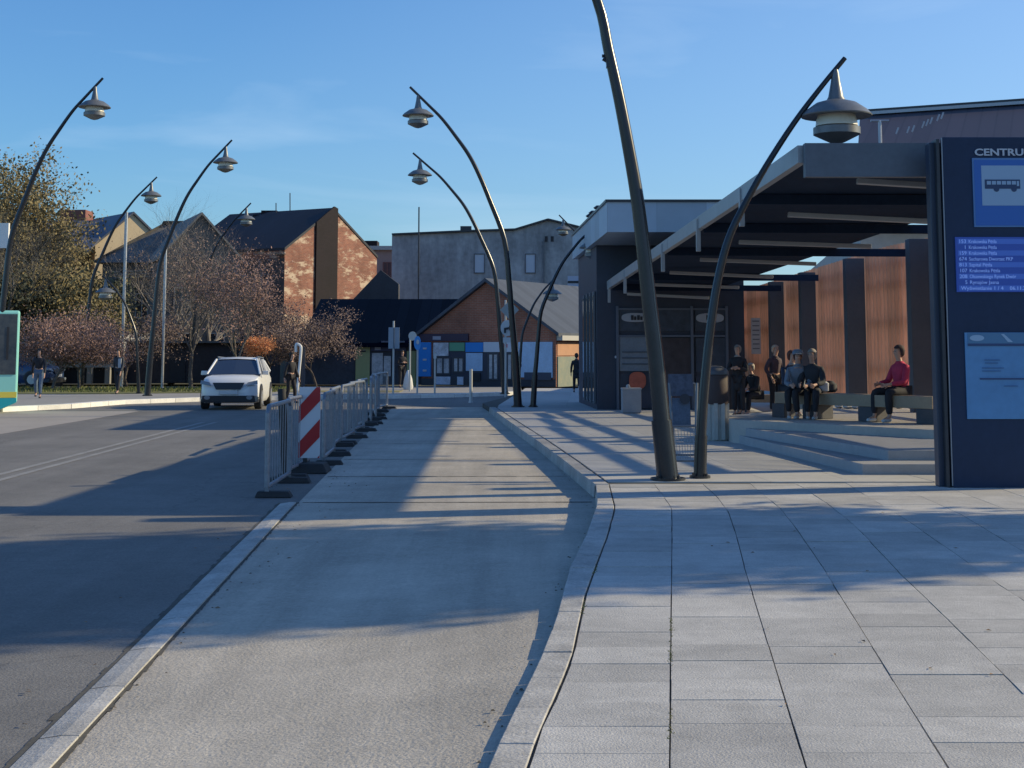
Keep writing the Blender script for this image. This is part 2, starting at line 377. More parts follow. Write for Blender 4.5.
# left bus bay, line markings
b = MB(); b.quad((-22,-4,-.156),(-10.75,-4,-.156),(-10.75,43.5,-.156),(-22,43.5,-.156)); struct('bus_bay', b, BAY)
LINE = mat('worn_line_paint', (.33,.325,.31), .8, nscale=3, namt=.3, col2=(.20,.195,.19))
b = MB()
for dx in (-.16,.14):
    n = 40
    for i in range(n):
        y0 = 1+i*.9; y1 = y0+.9; xx = lambda y: -6.73-.018*y+dx
        b.quad((xx(y0)-.06,y0,-.155),(xx(y0)+.06,y0,-.155),(xx(y1)+.06,y1,-.155),(xx(y1)-.06,y1,-.155))
struct('road_markings', b, LINE)
# pale kerb and pavement on the far side of the road
lk = [(-40,38.5),(-14.6,43.0),(-13.4,45.6),(-12.7,49.2),(-10.8,51.8),(-8.0,53.4),(-4.6,54.7),(-2.2,56.2),(-.4,58.2),(.4,60)]
b = MB(); b.prism([(x,y,-.3) for x,y in lk]+[(.4,68,-.3),(-60,68,-.3),(-60,38.5,-.3)], (0,0,.255)); struct('opposite_pavement', b, mat('grey_paving', (.30,.29,.275), .85, nscale=1.2, namt=.12, bump=.15, bscale=40))
b = MB()
for (x0,y0),(x1,y1) in zip(lk, lk[1:]):
    d = Vector((x1-x0,y1-y0,0)); L_ = d.length; d.normalize(); n = Vector((-d.y,d.x,0)); m_ = max(1,int(L_)); 
    for i in range(m_):
        a = Vector((x0,y0,0))+d*(L_*i/m_+.01); c = Vector((x0,y0,0))+d*(L_*(i+1)/m_-.01)
        q = [a-n*.08, c-n*.08, c+n*.26, a+n*.26]
        b.hexa([(p.x,p.y,-.3) for p in q], [(p.x,p.y,-.02) for p in q])
struct('opposite_kerb', b, mat('pale_kerb', (.74,.73,.70), .7, nscale=2, namt=.15, island=.12))
b = MB(); b.prism([(-60,56.5,-.1),(-15.4,56.5,-.1),(-13.0,57.5,-.1),(-9.4,58.5,-.1),(-9.0,66,-.1),(-60,66,-.1)], (0,0,.075)); struct('lawn_base', b, GRASS)
b = MB()
for i in range(5200):
    x = rnd.uniform(-24,-9.2); y = rnd.uniform(58.2,65.8)
    if x > -14 and y < 58.6: continue
    a = rnd.uniform(0,6.28); h = rnd.uniform(.03,.10); w = .02
    b.quad((x-w*math.cos(a),y-w*math.sin(a),-.03),(x+w*math.cos(a),y+w*math.sin(a),-.03),(x+rnd.uniform(-.03,.03),y+rnd.uniform(-.03,.03),h))
tag(b.build('lawn_grass', mat('grass_blades', (.13,.15,.04), .8, nscale=.5, namt=.4), fix=False), 'short yellow-green grass strip behind the opposite pavement', 'grass', kind='stuff')
b = MB(); b.prism([(-9.0,58.8,-.1),(-4.4,58.8,-.1),(-4.4,61,-.1),(-9.0,61,-.1)],(0,0,.075)); struct('verge', b, mat('dry_grass', (.24,.21,.09), .9, nscale=1, namt=.3))
# shadow-free grit and fallen leaves on lane and paving
b = MB()
for i in range(170):
    y = rnd.uniform(4.5,22); side = rnd.random()
    if side < .45: x = XL(y)+abs(rnd.gauss(0,.25))+.02; z = -.150
    elif side < .8: x = XK(y)-abs(rnd.gauss(0,.05))-.03; z = ZR(y)-.002
    else: continue
    s_ = rnd.uniform(.003,.011)
    b.hexa([(x-s_,y-s_,z),(x+s_,y-s_*.6,z),(x+s_*.8,y+s_,z),(x-s_*.7,y+s_,z)], [(x-s_*.5,y-s_*.5,z+s_*.7),(x+s_*.5,y-s_*.3,z+s_*.6),(x+s_*.4,y+s_*.5,z+s_*.7),(x-s_*.4,y+s_*.5,z+s_*.6)])
tag(b.build('grit', mat('grit_stone', (.16,.14,.11), .9, nscale=20, namt=.4, island=.4)), 'loose grit and crumbs lying along the kerbs of the concrete lane', 'grit', kind='stuff')

# ------------------------------------------------------------------ waiting platform with steps
STEP = mat('step_granite', (.36,.36,.37), .7, nscale=6, namt=.1, bump=.1)
def slabpoly(name, pts, z0, z1, m, bev=.006):
    b = MB(); b.prism([(x,y,z0) for x,y in pts], (0,0,z1-z0)); return struct(name, b, m, bevel=bev)
pl = P(733,419.5,.4); pm = P(840,425,.4); pr = P(936,430,.4)
s2 = P(888,450,.27); s3 = P(862.5,464,.135)
tl = Vector((pl.x, pl.y, 0))
slabpoly('platform_floor', [(pr.x,pr.y),(10.6,pr.y+.4),(10.6,44),(7.6,44),(7.2,36.5),(6.1,31.0),(pl.x,pl.y+1.5),(pl.x,pl.y),(pm.x,pm.y)], -.1, .4, mat('platform_paving', (.46,.43,.39), .8, nscale=2, namt=.1, bump=.15, bscale=50))
slabpoly('lowest_step', [(s3.x,s3.y),(10.6,s3.y),(10.6,27),(pl.x+.2,26.9),(pl.x+.05,26.5)], -.1, .133, STEP)
slabpoly('middle_step', [(s2.x,s2.y),(10.6,s2.y),(10.6,27),(pl.x+.25,26.8),(pl.x+.12,26.3)], -.09, .267, STEP)

# ------------------------------------------------------------------ bus stop canopy
CP1 = Q(805,143,18.3); CP2 = Q(602,286,42.0)
def CX(Y): return CP1.x + (CP2.x-CP1.x)*(Y-CP1.y)/(CP2.y-CP1.y)
def CZ(Y): return CP1.z + (CP2.z-CP1.z)*(Y-CP1.y)/(CP2.y-CP1.y)
def WX(Y): return 7.75 + (Y-29.2)*(6.85-7.75)/(40.3-29.2)
can = thing('bus_shelter', 'long dark cantilever bus stop canopy with timber fin screen and grey columns', 'bus shelter', (CP1.x, 18.3, 0))
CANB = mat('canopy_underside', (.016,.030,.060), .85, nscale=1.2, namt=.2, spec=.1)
FASC = mat('canopy_fascia', (.33,.35,.37), .42, metal=.35, nscale=2, namt=.1)
FASD = mat('canopy_front', (.105,.125,.155), .45, metal=.2, nscale=1.5, namt=.15)
Ya, Yb = 18.3, 40.3
b = MB()   # roof deck
def deck(y0, y1, zt, zb, xl, xr, bb):
    bb.hexa([(CX(y0)+xl,y0,CZ(y0)+zb),(WX(y0)+xr,y0,CZ(y0)+zb),(WX(y1)+xr,y1,CZ(y1)+zb),(CX(y1)+xl,y1,CZ(y1)+zb)],
            [(CX(y0)+xl,y0,CZ(y0)+zt),(WX(y0)+xr,y0,CZ(y0)+zt),(WX(y1)+xr,y1,CZ(y1)+zt),(CX(y1)+xl,y1,CZ(y1)+zt)])
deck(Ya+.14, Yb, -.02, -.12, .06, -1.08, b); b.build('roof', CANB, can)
b = MB(); b.beam((CP1.x,Ya+.07,CP1.z-.21),(WX(Ya)+.05,Ya+.07,CP1.z-.21), .14, .42); b.build('front_fascia', FASD, can)
b = MB(); Ys = [Ya+.15+i*(Yb-Ya-.15)/6 for i in range(7)]
for y0, y1 in zip(Ys, Ys[1:]):
    b.hexa([(CX(y0)-.05,y0+.03,CZ(y0)-.22),(CX(y0)+.05,y0+.03,CZ(y0)-.22),(CX(y1)+.05,y1-.03,CZ(y1)-.22),(CX(y1)-.05,y1-.03,CZ(y1)-.22)],
           [(CX(y0)-.05,y0+.03,CZ(y0)),(CX(y0)+.05,y0+.03,CZ(y0)),(CX(y1)+.05,y1-.03,CZ(y1)),(CX(y1)-.05,y1-.03,CZ(y1))])
b.build('side_fascia', FASC, can)
for px in (746,702,666,627,611):      # beam ends seen as bright ticks
    # depth where the canopy edge is at this pixel
    Yt = min((abs((CX(y*.1)*FE/(y*.1)+512)-px), y*.1) for y in range(190,405))[1]
    bb = MB(); z = CZ(Yt)
    bb.hexa([(CX(Yt)-.07,Yt-.06,z-.60),(CX(Yt)+.0,Yt-.06,z-.60),(CX(Yt),Yt+.06,z-.60),(CX(Yt)-.07,Yt+.06,z-.60)],
            [(CX(Yt)-.07,Yt-.06,z-.04),(CX(Yt)+.0,Yt-.06,z-.04),(CX(Yt),Yt+.06,z-.04),(CX(Yt)-.07,Yt+.06,z-.04)])
    bb.build('gutter_bracket', FASC, can)
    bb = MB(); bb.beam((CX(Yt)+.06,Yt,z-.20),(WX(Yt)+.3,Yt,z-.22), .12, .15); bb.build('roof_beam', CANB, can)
STRIPM = mat('lamp_housing', (.34,.35,.37), .5, nscale=3, namt=.05)
for px0, py0, px1, py1, Y in ((857,181,1004,190,19.3),(788,214.5,940,222,23),(739,242,871,246.5,27),(700,259.5,816,264,31),(669.6,272.5,773,277,34.7),(650,284.5,739,287.5,37.6),(627,294,709,298,39.6)):
    a = Q(px0,py0,Y); c = Q(px1,py1,Y-.15)
    b = MB(); b.beam(a, c, .14, .075); b.build('light_strip', STRIPM, can, bevel=.01)
COLM = mat('column_grey', (.06,.075,.10), .6, nscale=2, namt=.12)
cols = [(910,29.2),(850.4,33.3),(805.4,37.0),(768.3,40.0)]
yc = [21.2,25.2]+[y for _, y in cols]+[46.2]
for y in yc:
    x = WX(y); w = .42 if y < 35 else .38
    z0 = .4 if y > 22 else 0
    b = MB(); b.hexa([(x,y-.15,z0),(x+w,y-.15,z0),(x+w,y+.15,z0),(x,y+.15,z0)], [(x,y-.15,CZ(y)-.04),(x+w,y-.15,CZ(y)-.04),(x+w,y+.15,CZ(y)-.04),(x,y+.15,CZ(y)-.04)]); b.build('column', COLM, can, bevel=.008)
WOOD = mat('timber_fins', (.78,.42,.26), .6, nscale=2.5, namt=.22, stretch=(3,3,.25), island=.22)
yb = yc
nbay = 0
for y0, y1 in zip(yb, yb[1:]):
    b = MB(); n = int((y1-y0-.36)/.22)
    for i in range(n+1):
        y = y0+.19+i*(y1-y0-.38)/n; x = WX(y)+.42; zt = min(CZ(y)+.08, 3.80)
        b.box(x, x+.15+rnd.uniform(0,.01), y-.017, y+.017, .46, zt)
    b.build('timber_screen', WOOD, can)
    for z in (1.2,2.2,3.0,3.44):
        z = min(z, CZ(y1)-.2); b = MB(); b.beam((WX(y0+.16)+.62,y0+.16,z),(WX(y1-.16)+.62,y1-.16,z), .07, .15); b.build('screen_rail', COLM, can)
a = Q(751.5,354,39.7); c = Q(760,318,39.7); b = MB(); b.box(a.x,c.x,39.66,39.7,a.z,c.z); nb_ = b.build('notice_board', mat('notice_grey', (.34,.33,.34), .6, nscale=5, namt=.15), can)
for k in range(7): b = MB(); b.box(a.x+.03,c.x-.03,39.652,39.659,c.z-.10-k*.12,c.z-.07-k*.12); b.build('notice_line', mat('poster_line2', (.12,.12,.14)), nb_)

# long bench of dark blocks and planks
def bench(pts, blocks, z0, label, hs=.45):
    t = thing('bench', label, 'bench', (pts[0][0],pts[0][1],z0), 0, 'waiting benches')
    BT = mat('bench_top', (.33,.25,.17), .6, nscale=4, namt=.12); BB = mat('bench_block', (.075,.075,.085), .7, nscale=5, namt=.15)
    a = Vector((*pts[0],0)); c = Vector((*pts[1],0)); d = (c-a).normalized()
    b = MB()
    for k in range(3):
        off = Vector((-d.y,d.x,0))*(.145*(k-1)); b.beam(a+off+Vector((0,0,z0+hs-.1)), c+off+Vector((0,0,z0+hs-.1)), .13, .2)
    b.build('seat', BT, t, bevel=.008)
    for s_, w in blocks:
        p = a+(c-a)*s_; b = MB(); b.beam(p-d*w/2+Vector((0,0,z0+(hs-.2)/2)), p+d*w/2+Vector((0,0,z0+(hs-.2)/2)), .4, hs-.205); b.build('leg', BB, t, bevel=.008)
    return t
bp0 = P(783,417.0,.4); bp1 = P(941,424.5,.4)
bench([(bp0.x,bp0.y),(bp1.x,bp1.y)], [(.02,.3),(.24,.36),(.60,.34),(.96,.40)], .4, 'long timber topped bench on dark blocks along the platform')
bq = P(741,412,0); bench([(bq.x-.1,bq.y),(bq.x+1.25,bq.y-.1)], [(.12,.3),(.88,.3)], 0, 'short dark bench beside the ticket building behind the bin')
# pale boulders under the screen
b = MB()
for px, n in ((845,14),(893,12),(825,5)):
    for i in range(n):
        q = P(px+rnd.uniform(-18,18), 406+rnd.uniform(-2,3), .4); s_ = rnd.uniform(.05,.11)
        b.lathe([(s_*.5,0),(s_,s_*.35),(s_*.8,s_*.8),(s_*.3,s_)], (q.x,q.y+.0,.4), 7)
tag(b.build('pebbles', mat('pale_stone', (.6,.58,.54), .8, nscale=9, namt=.2), smooth=True), 'pale stones strewn beneath the timber screen behind the bench', 'stones', kind='stuff')

# ------------------------------------------------------------------ ticket building (kiosk)
KX0 = 2.30
kio = thing('ticket_building', 'dark glazed station kiosk with deep overhanging grey fascia roof', 'building', (KX0,40.5,0))
KF = seams('kiosk_fascia', (.40,.49,.58), 1.2, 'u', rough=.5, dark=.8, width=.015)
f0 = Q(607,202,36.0); f1 = Q(581.5,226,43.0)
fb = Q(607,232,36.0).z
b = MB(); b.hexa([(f0.x,36,fb),(6.9,36,fb),(6.7,47,fb),(f1.x-.1,47,fb)], [(f0.x,36,f0.z),(6.9,36,f0.z),(6.7,47,f0.z),(f1.x-.1,47,f0.z)]); b.build('roof', KF, kio)
b = MB(); b.hexa([(f0.x-.04,35.96,f0.z),(6.94,35.96,f0.z),(6.74,47.04,f0.z),(f1.x-.14,47.04,f0.z)], [(f0.x-.04,35.96,f0.z+.06),(6.94,35.96,f0.z+.06),(6.74,47.04,f0.z+.06),(f1.x-.14,47.04,f0.z+.06)]); b.build('roof_trim', DARKST, kio)
KW = mat('kiosk_cladding', (.03,.042,.07), .5, nscale=1, namt=.15)
b = MB(); b.hexa([(KX0,40.6,-.02),(6.3,40.6,-.02),(6.1,46.5,-.02),(f1.x+.06,46.5,-.02)], [(KX0,40.6,fb-.003),(6.3,40.6,fb-.003),(6.1,46.5,fb-.003),(f1.x+.06,46.5,fb-.003)]); b.build('wall', KW, kio)
# side glazing strips on the left wall
for i, y in enumerate((41.2,42.2,43.2,44.2)):
    x = KX0 + (f1.x+.06-KX0)*(y-40.6)/5.9
    b = MB(); b.beam((x-.03,y,.3),(x-.03,y,2.9), .05, .5, up=Vector((0,1,0))); 
    b2 = MB(); b2.box(x-.05,x-.002,y-.36,y+.36,.15,3.2); w = b2.build('side_window', mat('window_frame_grey', (.12,.13,.15), .5), kio)
    b3 = MB(); b3.box(x-.06,x-.04,y-.30,y+.30,.22,3.1); b3.build('pane', GLASS, w)
# front glazing
def kq(px, py): return Q(px, py, 40.55)
fr = kq(620,336); 
def fpanel(name, px0, py0, px1, py1, m, d=.05, yb=40.6):
    a = Q(px0,py1,yb); c = Q(px1,py0,yb); b = MB(); b.box(a.x,c.x,yb-d,yb-.002,a.z,c.z); return b.build(name, m, kio)
KG = mat('kiosk_glass', (.045,.06,.09), .3, spec=.4, nscale=.7, namt=.4)
SGN = mat('dull_white_sign', (.34,.36,.40), .5, nscale=3, namt=.1)
fpanel('transom_window', 619,309,651,331, KG); fpanel('transom_window', 656,309,691,331, KG); fpanel('transom_window', 695,309,726,331, KG)
fpanel('window', 619.5,337,652,371, mat('poster_panel', (.16,.20,.25), .4, nscale=2, namt=.2)); fpanel('door', 660,338,691,408, mat('glass_door', (.05,.04,.05), .3, spec=.4, nscale=.6, namt=.5)); fpanel('window', 696,338,727,372, KG)
fpanel('lower_panel', 619.5,374,652,408, KW, .06); fpanel('lower_panel', 696,376,727,408, KW, .06)
for y in (309,336):
    a = Q(618,y,40.54); c = Q(728,y,40.54); b = MB(); b.beam(a,c,.06,.05); b.build('frame_rail', mat('frame_blue', (.10,.12,.16), .5), kio)
for x in (618,654,693,728):
    a = Q(x,408,40.54); c = Q(x,306,40.54); b = MB(); b.beam((a.x,40.54,0),(a.x,40.54,c.z),.07,.07, up=Vector((0,1,0))); b.build('mullion', mat('frame_blue', (.10,.12,.16), .5), kio)
def oval(px, py, w, h, Y, name, m, parent, d=.03):
    c = Q(px,py,Y); k = FE/Y; n = 28; e = 2.6; pts = []
    for i in range(n):
        t = 2*math.pi*i/n; ct, st = math.cos(t), math.sin(t)
        pts.append((c.x+math.copysign(abs(ct)**(2/e),ct)*w/2/k, Y, c.z+math.copysign(abs(st)**(2/e),st)*h/2/k))
    b = MB(); b.prism(pts, (0,d,0)); return b.build(name, m, parent)
s1_ = oval(635,317.5,27,9,40.50,'sign',SGN,kio); s2_ = oval(710,318,28,9.5,40.50,'sign',SGN,kio)

for sgn, mx0, n in ((s1_,631,4),(s2_,706.5,2)):
    for k in range(n):
        a = Q(mx0+k*3.1,320,40.49); c = Q(mx0+k*3.1+(2.2 if k % 2 else 2.6),315.2+(k % 2)*1.2,40.49); b = MB(); b.box(a.x,c.x,40.485,40.499,a.z,c.z); b.build('mark', BLACK, sgn)
oval(637.5,380.5,17,17,40.48,'round_notice', mat('red_notice', (.42,.10,.06), .5, nscale=4, namt=.3), kio)
b = MB()
for yy in (352,358,364): 
    a = Q(622,yy,40.53); c = Q(650,yy,40.53); b.beam(a,c,.02,.03)
b.build('poster_lines', mat('poster_line', (.06,.08,.11), .5), kio)
oval(616,357,2.6,2.6,40.56,'wall_lamp', mat('lamp_white', (.6,.62,.65), .4), kio, .05)
# little boxes on its roof
for px, py, w, h, Y in ((598,201,3,6,40.5),(593,208,4,7,42),(590,211,3,5,43)):
    a = Q(px,py,Y); b = MB(); b.box(a.x-.06,a.x+.06,Y-.06,Y+.06,f0.z+.06,f0.z+.25); b.lathe([(.10,0),(.13,.04),(.05,.10)],(a.x,Y,f0.z+.25),8); b.build('roof_vent', DARKST, kio)

# ------------------------------------------------------------------ hall behind the canopy
hall = thing('hall', 'large hall with dark purplish ribbed metal roof behind the bus shelter', 'building', (14,60,0))
HR = seams('hall_roof_sheet', (.050,.040,.050), .6, 'u', rough=.5, dark=.7, width=.1)
h0 = Q(860,115,62); h1 = Q(1024,104,60)
dirh = (h1-h0); dirh.normalize()
hA = h0; hB = h0+dirh*34; eave = Vector((-3.6,-14,-5.6))
b = MB(); b.prism([hA,hB,hB+eave,hA+eave], (0,.0,-.25)); b.build('roof', HR, hall)
b = MB()
q = [hA+Vector((.2,0,-.3)), hB+Vector((-.2,0,-.3)), hB+Vector((-.2,12,-.3)), hA+Vector((.2,12,-.3))]
low = [(hA+eave).x+.3, (hB+eave).x-.3]
y0 = (hA+eave).y+.4; zt = (hA+eave).z-.25
b.hexa([(low[0],y0,-.1),(low[1],y0,-.1),(q[2].x,q[2].y,-.1),(q[3].x,q[3].y,-.1)], [(low[0],y0,zt),(low[1],y0,zt),(q[2].x,q[2].y,zt),(q[3].x,q[3].y,zt)])
b.build('wall', mat('hall_wall', (.5,.47,.42), .8, nscale=.5, namt=.12), hall)
b = MB(); b.prism([hA+Vector((.25,.1,-.3)), hA+eave+Vector((.25,.4,-.2)), Vector((hA.x+.25,hA.y,zt-.1))], (.2,0,0)); b.build('gable', HR, hall)
for a_, c_ in ((.4,15.5),(18.5,30)):
    a = hA+dirh*a_*.8+Vector((0,-.1,.02)); c = hA+dirh*c_*.8+Vector((0,-.1,.04)); b = MB(); b.beam(a,c,.35,.13); b.build('ridge_cap', mat('ridge_metal', (.42,.43,.46), .4, metal=.4), hall)
    b = MB(); b.beam(a+Vector((0,.1,.115)),c+Vector((0,.1,.115)),.5,.10); b.build('ridge_rail', DARKST, hall)
b = MB()
for k, (px, py) in enumerate(((896,134),(907,133),(912,132),(922,128),(926,126),(930,124),(937,121),(941,119))):
    p = Q(px,py,56.5-(.25*k)); b.beam(p, p+Vector((.10,.0,.25)), .05, .05)
b.build('snow_guards', mat('ridge_metal', (.4,.4,.4)), hall)
p = Q(880,131,57); b = MB(); b.tube([p-Vector((0,0,.6)), p+Vector((0,0,.4))], .07, 8); b.tube([p+Vector((-.35,0,.4)), p+Vector((.35,0,.4))], .05, 6); b.build('vent_pipe', mat('ridge_metal', (.4,.4,.4)), hall)

# ------------------------------------------------------------------ information totem
TY = 17.7
def tq(px, py, d=0): return Q(px, py, TY-d)
xt0 = tq(953.5,485).x; zt1 = tq(936,137).z; xc = 5.84; xt1 = 2*xc-xt0
tot = thing('information_totem', 'tall dark blue bus stop totem with departure board and lit map screen', 'information sign', (xc,TY,0))
TB = mat('totem_panel', (.016,.034,.078), .5, nscale=1.5, namt=.12, spec=.3)
b = MB(); b.box(xt0,xt1,TY,TY+.10,0,zt1); b.build('front_panel', TB, tot, bevel=.01)
b = MB(); b.box(xt0-.07,xt0-.03,TY+.02,TY+.26,0,zt1-.02); b.build('side_panel', DARKST, tot, bevel=.006)
b = MB(); b.box(xt0-.13,xt1-.05,TY+.12,TY+.30,0,zt1-.05); b.build('rear_panel', mat('totem_back', (.028,.045,.08), .4), tot, bevel=.01)
b = MB(); b.box(xt0-.015,xt0-.002,TY+.0,TY+.02,.02,zt1-.01); b.build('edge_trim', mat('trim_steel', (.25,.28,.33), .35, metal=.5), tot)
def tpanel(name, px0, py0, px1, py1, m, d, parent=tot, back=0):
    a = Q(px0,py1,TY-d); c = Q(px1,py0,TY-d); b = MB(); b.box(a.x,c.x,TY-d,TY-back,a.z,c.z); return b.build(name, m, parent)
sg = tpanel('stop_sign', 974.5,158,1035,227, mat('sign_rim', (.09,.22,.46), .35), .02)
tpanel('sign_field', 976,160,1033.5,225.5, mat('sign_blue', (.022,.13,.46), .35), .024, sg, .021)
tpanel('sign_white', 982.5,165.5,1026,205.5, mat('sign_white', (.30,.44,.60), .5), .028, sg, .0245)
ic = mat('sign_dark', (.02,.05,.13), .4)
def tb(px0, py0, px1, py1, d, bb): 
    a = Q(px0,py1,TY-d); c = Q(px1,py0,TY-d); bb.box(a.x,c.x,TY-d,TY-.0285,a.z,c.z)
b = MB(); tb(985,179.5,1020,188.7,.031,b)
for cx_ in (996.5,1014):
    c = Q(cx_,189.0,TY-.031); n = 14; pts = [(c.x+.034*math.cos(2*math.pi*i/n),TY-.0315,c.z+.034*math.sin(2*math.pi*i/n)) for i in range(n)]; b.prism(pts,(0,.003,0))
b.build('bus_symbol', ic, sg)
b = MB()
for i in range(6): 
    a = Q(987+i*5.0,184.5,TY-.034); c = Q(990.9+i*5.0,181,TY-.034); b.box(a.x,c.x,TY-.034,TY-.0315,a.z,c.z)
a = Q(1017,186,TY-.034); c = Q(1019,181,TY-.034); b.box(a.x,c.x,TY-.034,TY-.0315,a.z,c.z)
b.build('bus_symbol_windows', mat('sign_white', (.5,.58,.68)), sg)
LET = mat('totem_letters', (.48,.53,.60), .4)
o_ = Q(974.4,155.4,TY-.012); text('CENTRUM', 'lettering', LET, tot, o_, (1,0,0), .115, width=.70, depth=.012, bold=.003)
led = tpanel('departure_board', 957,237,1051,292, mat('board_blue', (.012,.045,.26), .3, emit=.35), .02)
rows = [('153','Krakowska Pętla',.33),('1','Krakowska Pętla',.33),('159','Krakowska Pętla',.33),('674','Sucharowa Dworzec PKP',.52),('813','Szpital Pętla',.27),('107','Krakowska Pętla',.36),('208','Olszewskiego Rynek Dwór',.55),('5','Rynajów Jasna',.34),('','Wyświetlanie 1 / 4    06.11.2023',.86)]
LEDT = mat('board_text', (.22,.36,.75), .4, emit=.35); LEDR = mat('board_row', (.03,.09,.38), .3, emit=.35)
zl0 = Q(957,238.5,TY-.02).z; zl1 = Q(957,291,TY-.02).z; rh = (zl0-zl1)/9; xl0 = Q(957.5,260,TY-.02).x
for i, (num, dest, wd) in enumerate(rows):
    z = zl0-rh*(i+.80)
    if i % 2 == 0:
        b = MB(); b.box(xl0+.01,xl0+1.08,TY-.0235,TY-.0205,zl0-rh*(i+1)+.004,zl0-rh*i-.004); b.build('board_row', LEDR, led)
    if num: text(num, 'line_number', LEDT, led, (xl0+.11,TY-.026,z), (1,0,0), .062, align='RIGHT' , depth=.003)
    text(dest, 'destination', LEDT, led, (xl0+(.135 if num else .03),TY-.026,z), (1,0,0), .060, width=wd, depth=.003)
scr = tpanel('map_screen', 967.5,332.5,1040,419, mat('screen_blue', (.09,.26,.50), .35, nscale=1.2, namt=.12, emit=.0), .02)
b = MB(); b0 = tpanel('screen_header', 968,333,1039.5,343.5, mat('screen_header', (.07,.20,.36), .3), .026, scr, .021)
b = MB()
def sb(px0, py0, px1, py1, m, nm): 
    a = Q(px0,py1,TY-.03); c = Q(px1,py0,TY-.03); bb = MB(); bb.box(a.x,c.x,TY-.030,TY-.0265,a.z,c.z); bb.build(nm, m, scr)
sb(968,343.5,1039,346,mat('screen_dark',(.02,.06,.17),.3),'screen_rule'); sb(980,378,1034,379.6,mat('screen_dark',(.02,.06,.17)),'screen_rule')
c = Q(977,338,TY-.03); n = 22; b = MB(); b.prism([(c.x+.085*math.cos(2*math.pi*i/n),TY-.031,c.z+.036*math.sin(2*math.pi*i/n)) for i in range(n)],(0,.003,0)); b.build('screen_logo', mat('screen_pale', (.30,.45,.62), .3), scr)
for py, x0, x1 in ((360,984,1000),(363,985,998),(368,982,1004),(371,982,1001),(386,1004,1018)):
    a = Q(x0,py,TY-.03); c = Q(x1,py,TY-.03); b = MB(); b.beam(a,c,.003,.009); b.build('screen_text', mat('screen_mid', (.03,.12,.30), .3), scr)
b = MB(); b.prism([Q(1001,334,TY-.031),Q(1004,334,TY-.031),Q(1013,342,TY-.031),Q(1008,342,TY-.031)],(0,.003,0)); b.build('screen_arrow', mat('screen_pale', (.3,.45,.62)), scr)

# ------------------------------------------------------------------ arched street lamps
SH = [(0,0),(.03,.17),(.054,.266),(.08,.384),(.123,.516),(.259,.641),(.363,.725),(.457,.786),(.571,.841),(.70,.898),(.83,.943),(1,1)]
def smooth(pts, n=4):
    out = []
    for i in range(len(pts)-1):
        p0 = pts[max(i-1,0)]; p1 = pts[i]; p2 = pts[i+1]; p3 = pts[min(i+2,len(pts)-1)]
        for k in range(n):
            t = k/n; out.append(p1*1.0 + (p2-p0)*.5*t + (p0*2-p1*5+p2*4-p3)*.5*t*t + (p1*3-p0-p2*3+p3)*.5*t**3)
    return out+[pts[-1]]
def lamp(base, top, Y, label, r0=.1, r1=.035, Zb=0.0, pts=None, att=.972, ls=1.0, group='arched street lamps'):
    ze = Zb; bx = XQ(base[0], Y) if base[0] is not None else base
    t = thing('street_lamp', label, 'street lamp', (bx,Y,ze), 0, group)
    if pts: W = [Q(x,y,Y) for x,y in pts]; W[0].z = ze
    else:
        tp = Q(top[0],top[1],Y); W = [Vector((bx+(tp.x-bx)*u, Y, ze+(tp.z-ze)*h)) for u, h in SH]
    W = smooth(W)
    n = len(W); rad = [r0+(r1-r0)*(i/(n-1))**.9 for i in range(n)]
    b = MB(); b.tube(W, rad, 12); b.build('pole', POLE, t, smooth=True)
    # lower sleeve with access collar
    k = max(2,int(n*.12)); b = MB(); b.tube(W[:k], [r*1.18 for r in rad[:k]], 12); b.tube([W[0],W[0]+Vector((0,0,.03))], r0*1.9, 12)
    for q in range(4): b.lathe([(.02,0),(.02,.06)],(W[0].x+r0*1.55*math.cos(q*1.57+.7),Y+r0*1.55*math.sin(q*1.57+.7),ze),6)
    b.build('base_sleeve', POLE, t, smooth=True)
    i = int((n-1)*att); p = W[i]; c = (p.x, Y, p.z)
    b = MB(); b.lathe([(.035*ls,0),(.05*ls,-.06*ls),(.06*ls,-.15*ls),(.10*ls,-.36*ls),(.15*ls,-.45*ls)], c, 14); hd = b.build('luminaire', SHADE, t, smooth=True)
    b = MB(); b.lathe([(.12*ls,-.40*ls),(.26*ls,-.44*ls),(.40*ls,-.54*ls),(.455*ls,-.60*ls),(.45*ls,-.615*ls),(.36*ls,-.60*ls),(.24*ls,-.60*ls)], c, 26); b.build('shade', SHADE, hd, smooth=True)
    b = MB(); b.lathe([(.23*ls,-.58*ls),(.26*ls,-.66*ls),(.27*ls,-.74*ls),(.23*ls,-.75*ls)], c, 22); b.build('lens', LENS, hd, smooth=True)
    b = MB(); b.lathe([(.24*ls,-.745*ls),(.30*ls,-.76*ls),(.30*ls,-.85*ls),(.22*ls,-.89*ls),(.10*ls,-.95*ls),(.02*ls,-.97*ls)], c, 22); b.build('lower_ring', SHADE, hd, smooth=True)
    return t, W
A0 = P(668,480)
tA, WA = lamp((668,480), None, A0.y, 'tall thick dark lamp leaning left, nearest the camera beside the kerb', .115, .05,
     pts=[(668,480),(661.5,420),(656,360),(649,300),(643.5,250),(637.5,200),(629,150),(619.5,100),(608.5,50),(597,0),(560,-84),(500,-180),(408,-272)])
b = MB(); p = Q(611,63,A0.y); b.tube([p,p+Vector((-.10,0,.06))], .03, 8); b.box(p.x-.06,p.x+.02,A0.y-.06,A0.y+.06,p.z-.06,p.z+.04); p2 = Q(609,56,A0.y); b.tube([p2, p2+Vector((-.09,0,0))], .022, 6); b.build('sensor', DARKST, tA)
B0 = P(700,478)
